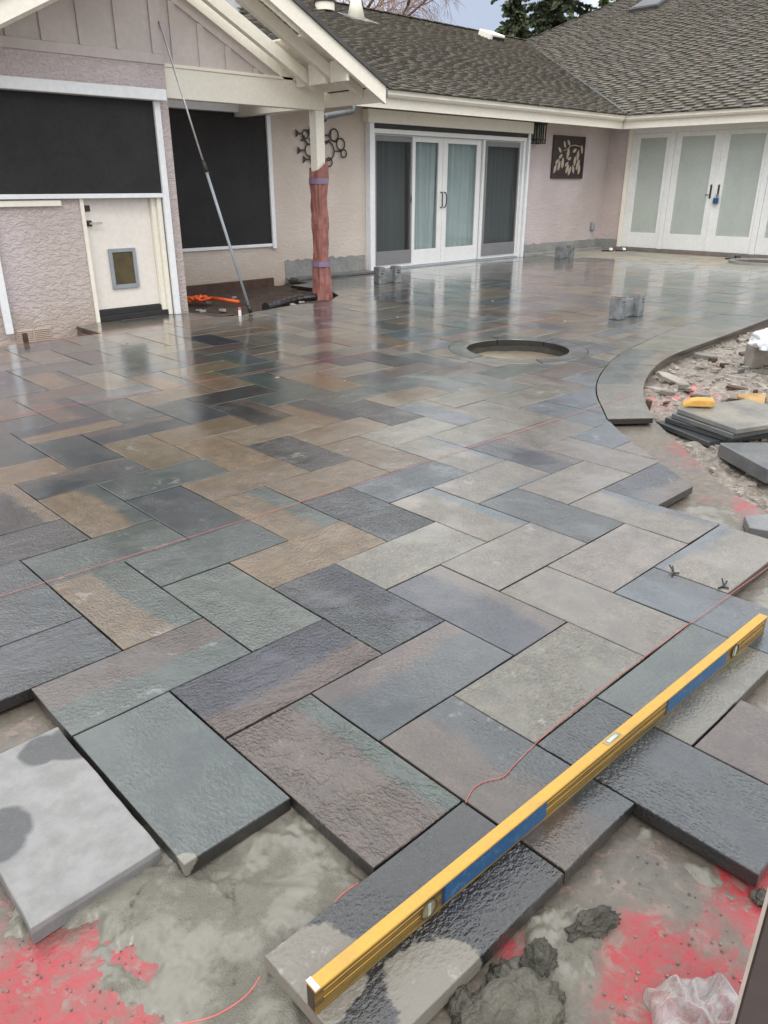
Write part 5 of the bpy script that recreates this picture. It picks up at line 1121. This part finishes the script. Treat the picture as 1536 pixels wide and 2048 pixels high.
# ================================================================== TREES
def conifer(px, dep, top_px, halfw, name, lab, seed, tone):
    random.seed(seed); d = ray(px, 60); t = dep/d.dot(FW); q = CAM+d*t; x, y = q.x, q.y; H = 21. if top_px is None else (CAM+ray(px, top_px)*t).z
    T = empty(name, (x, y, -.24), lab, 'tree'); pts = [Vector((x+.1*math.sin(k), y, -.24+(H+.24)*k/8)) for k in range(9)]
    MB().tube(pts, [.26*(1-k/8.3)+.02 for k in range(9)], 8).build('trunk', 'bark', T, smooth=True)
    m = MB(); cs = []; z = 1.5
    while z < H:
        fr = 1-(z/H); L_ = halfw*(fr**.75)*1.15+.15
        for b in range(random.randint(4, 6)):
            a = random.uniform(0, 6.28); ll = L_*random.uniform(.55, 1.15); dr_ = Vector((math.cos(a), math.sin(a), 0)); base = Vector((x, y, z+random.uniform(-.2, .2))); n = int(ll/.11)+2
            for k in range(n):
                u = k/n; c = base+dr_*(ll*u)+Vector((0, 0, .12*ll*u-.35*ll*u*u))
                for w_ in range(3):
                    sd_ = Vector((-dr_.y, dr_.x, 0))*random.choice((-1, 1)); e = (sd_*random.uniform(.3, 1)+dr_*.5+Vector((0, 0, random.uniform(-1.1, .1)))).normalized()*random.uniform(.18, .42)*(1.15-u*.5)
                    wd_ = e.cross(Vector((random.uniform(-1, 1), random.uniform(-1, 1), random.uniform(-1, 1)))).normalized()*random.uniform(.05, .10); n0 = len(m.v); m.v += [c-wd_*.6, c+wd_*.6, c+e*.6+wd_, c+e, c+e*.55-wd_]; m.f.append((n0, n0+1, n0+2, n0+3, n0+4)); g = random.uniform(.65, 1.35); cs += [(tone[0]*g, tone[1]*g, tone[2]*g, 1)]*5
        z += .26
    o = m.build('crown', 'needles', T); put_attrs(o.data, cA=cs)
conifer(1030, 34, -60, 1.9, 'conifer_tree', 'slim conifer rising behind the roof valley', 4, (.075, .095, .05))
conifer(1118, 36, None, 4.2, 'conifer_tree', 'broad dark conifer rising behind the shingled roof ridge', 9, (.062, .08, .042))
conifer(1205, 40, -25, 1.6, 'conifer_tree', 'bright green small conifer behind the hip of the roof', 14, (.11, .16, .05))
def bare(px, dep, lab, seed):
    random.seed(seed); d = ray(px, 20); q = CAM+d*(dep/d.dot(FW)); x, y = q.x, q.y; T = empty('bare_tree', (x, y, -.24), lab, 'tree'); m = MB(); m2 = MB(); cs = []
    m.tube([Vector((x, y, -.24)), Vector((x+.1, y, 3)), Vector((x, y, 5.2))], [.26, .2, .15], 8)
    def grow(p, d, L_, r_, lvl):
        n = 4; pts = [p]
        for k in range(n): d = (d+Vector((random.uniform(-.2, .2), random.uniform(-.2, .2), random.uniform(-.12, .16)-(.22 if lvl >= 3 else 0)))).normalized(); pts.append(pts[-1]+d*(L_/n))
        (m if lvl < 2 else m2).tube(pts, [r_*(1-.16*k) for k in range(n+1)], 5 if lvl < 3 else 3)
        if lvl < 5:
            for b in range(3 if lvl < 4 else 4):
                e = (d+Vector((random.uniform(-1, 1), random.uniform(-1, 1), random.uniform(-.3, .6)))).normalized(); grow(pts[random.randint(2, n)], e, L_*random.uniform(.55, .8), r_*.55, lvl+1)
    for b in range(5): a = b*1.26+random.random(); grow(Vector((x, y, 4.2+.25*b)), Vector((math.cos(a), math.sin(a), .9)).normalized(), 2.3, .09, 0)
    m.build('trunk', 'bark', T, smooth=True); o = m2.build('crown', 'twigs', T); put_attrs(o.data, cA=[(.30, .17, .12, 1)]*len(o.data.vertices))
bare(735, 26, 'bare reddish-twigged tree standing behind the roof by the flue pipe', 6)
bare(655, 30, 'bare reddish-twigged tree farther along the ridge beyond the round roof vent', 8)
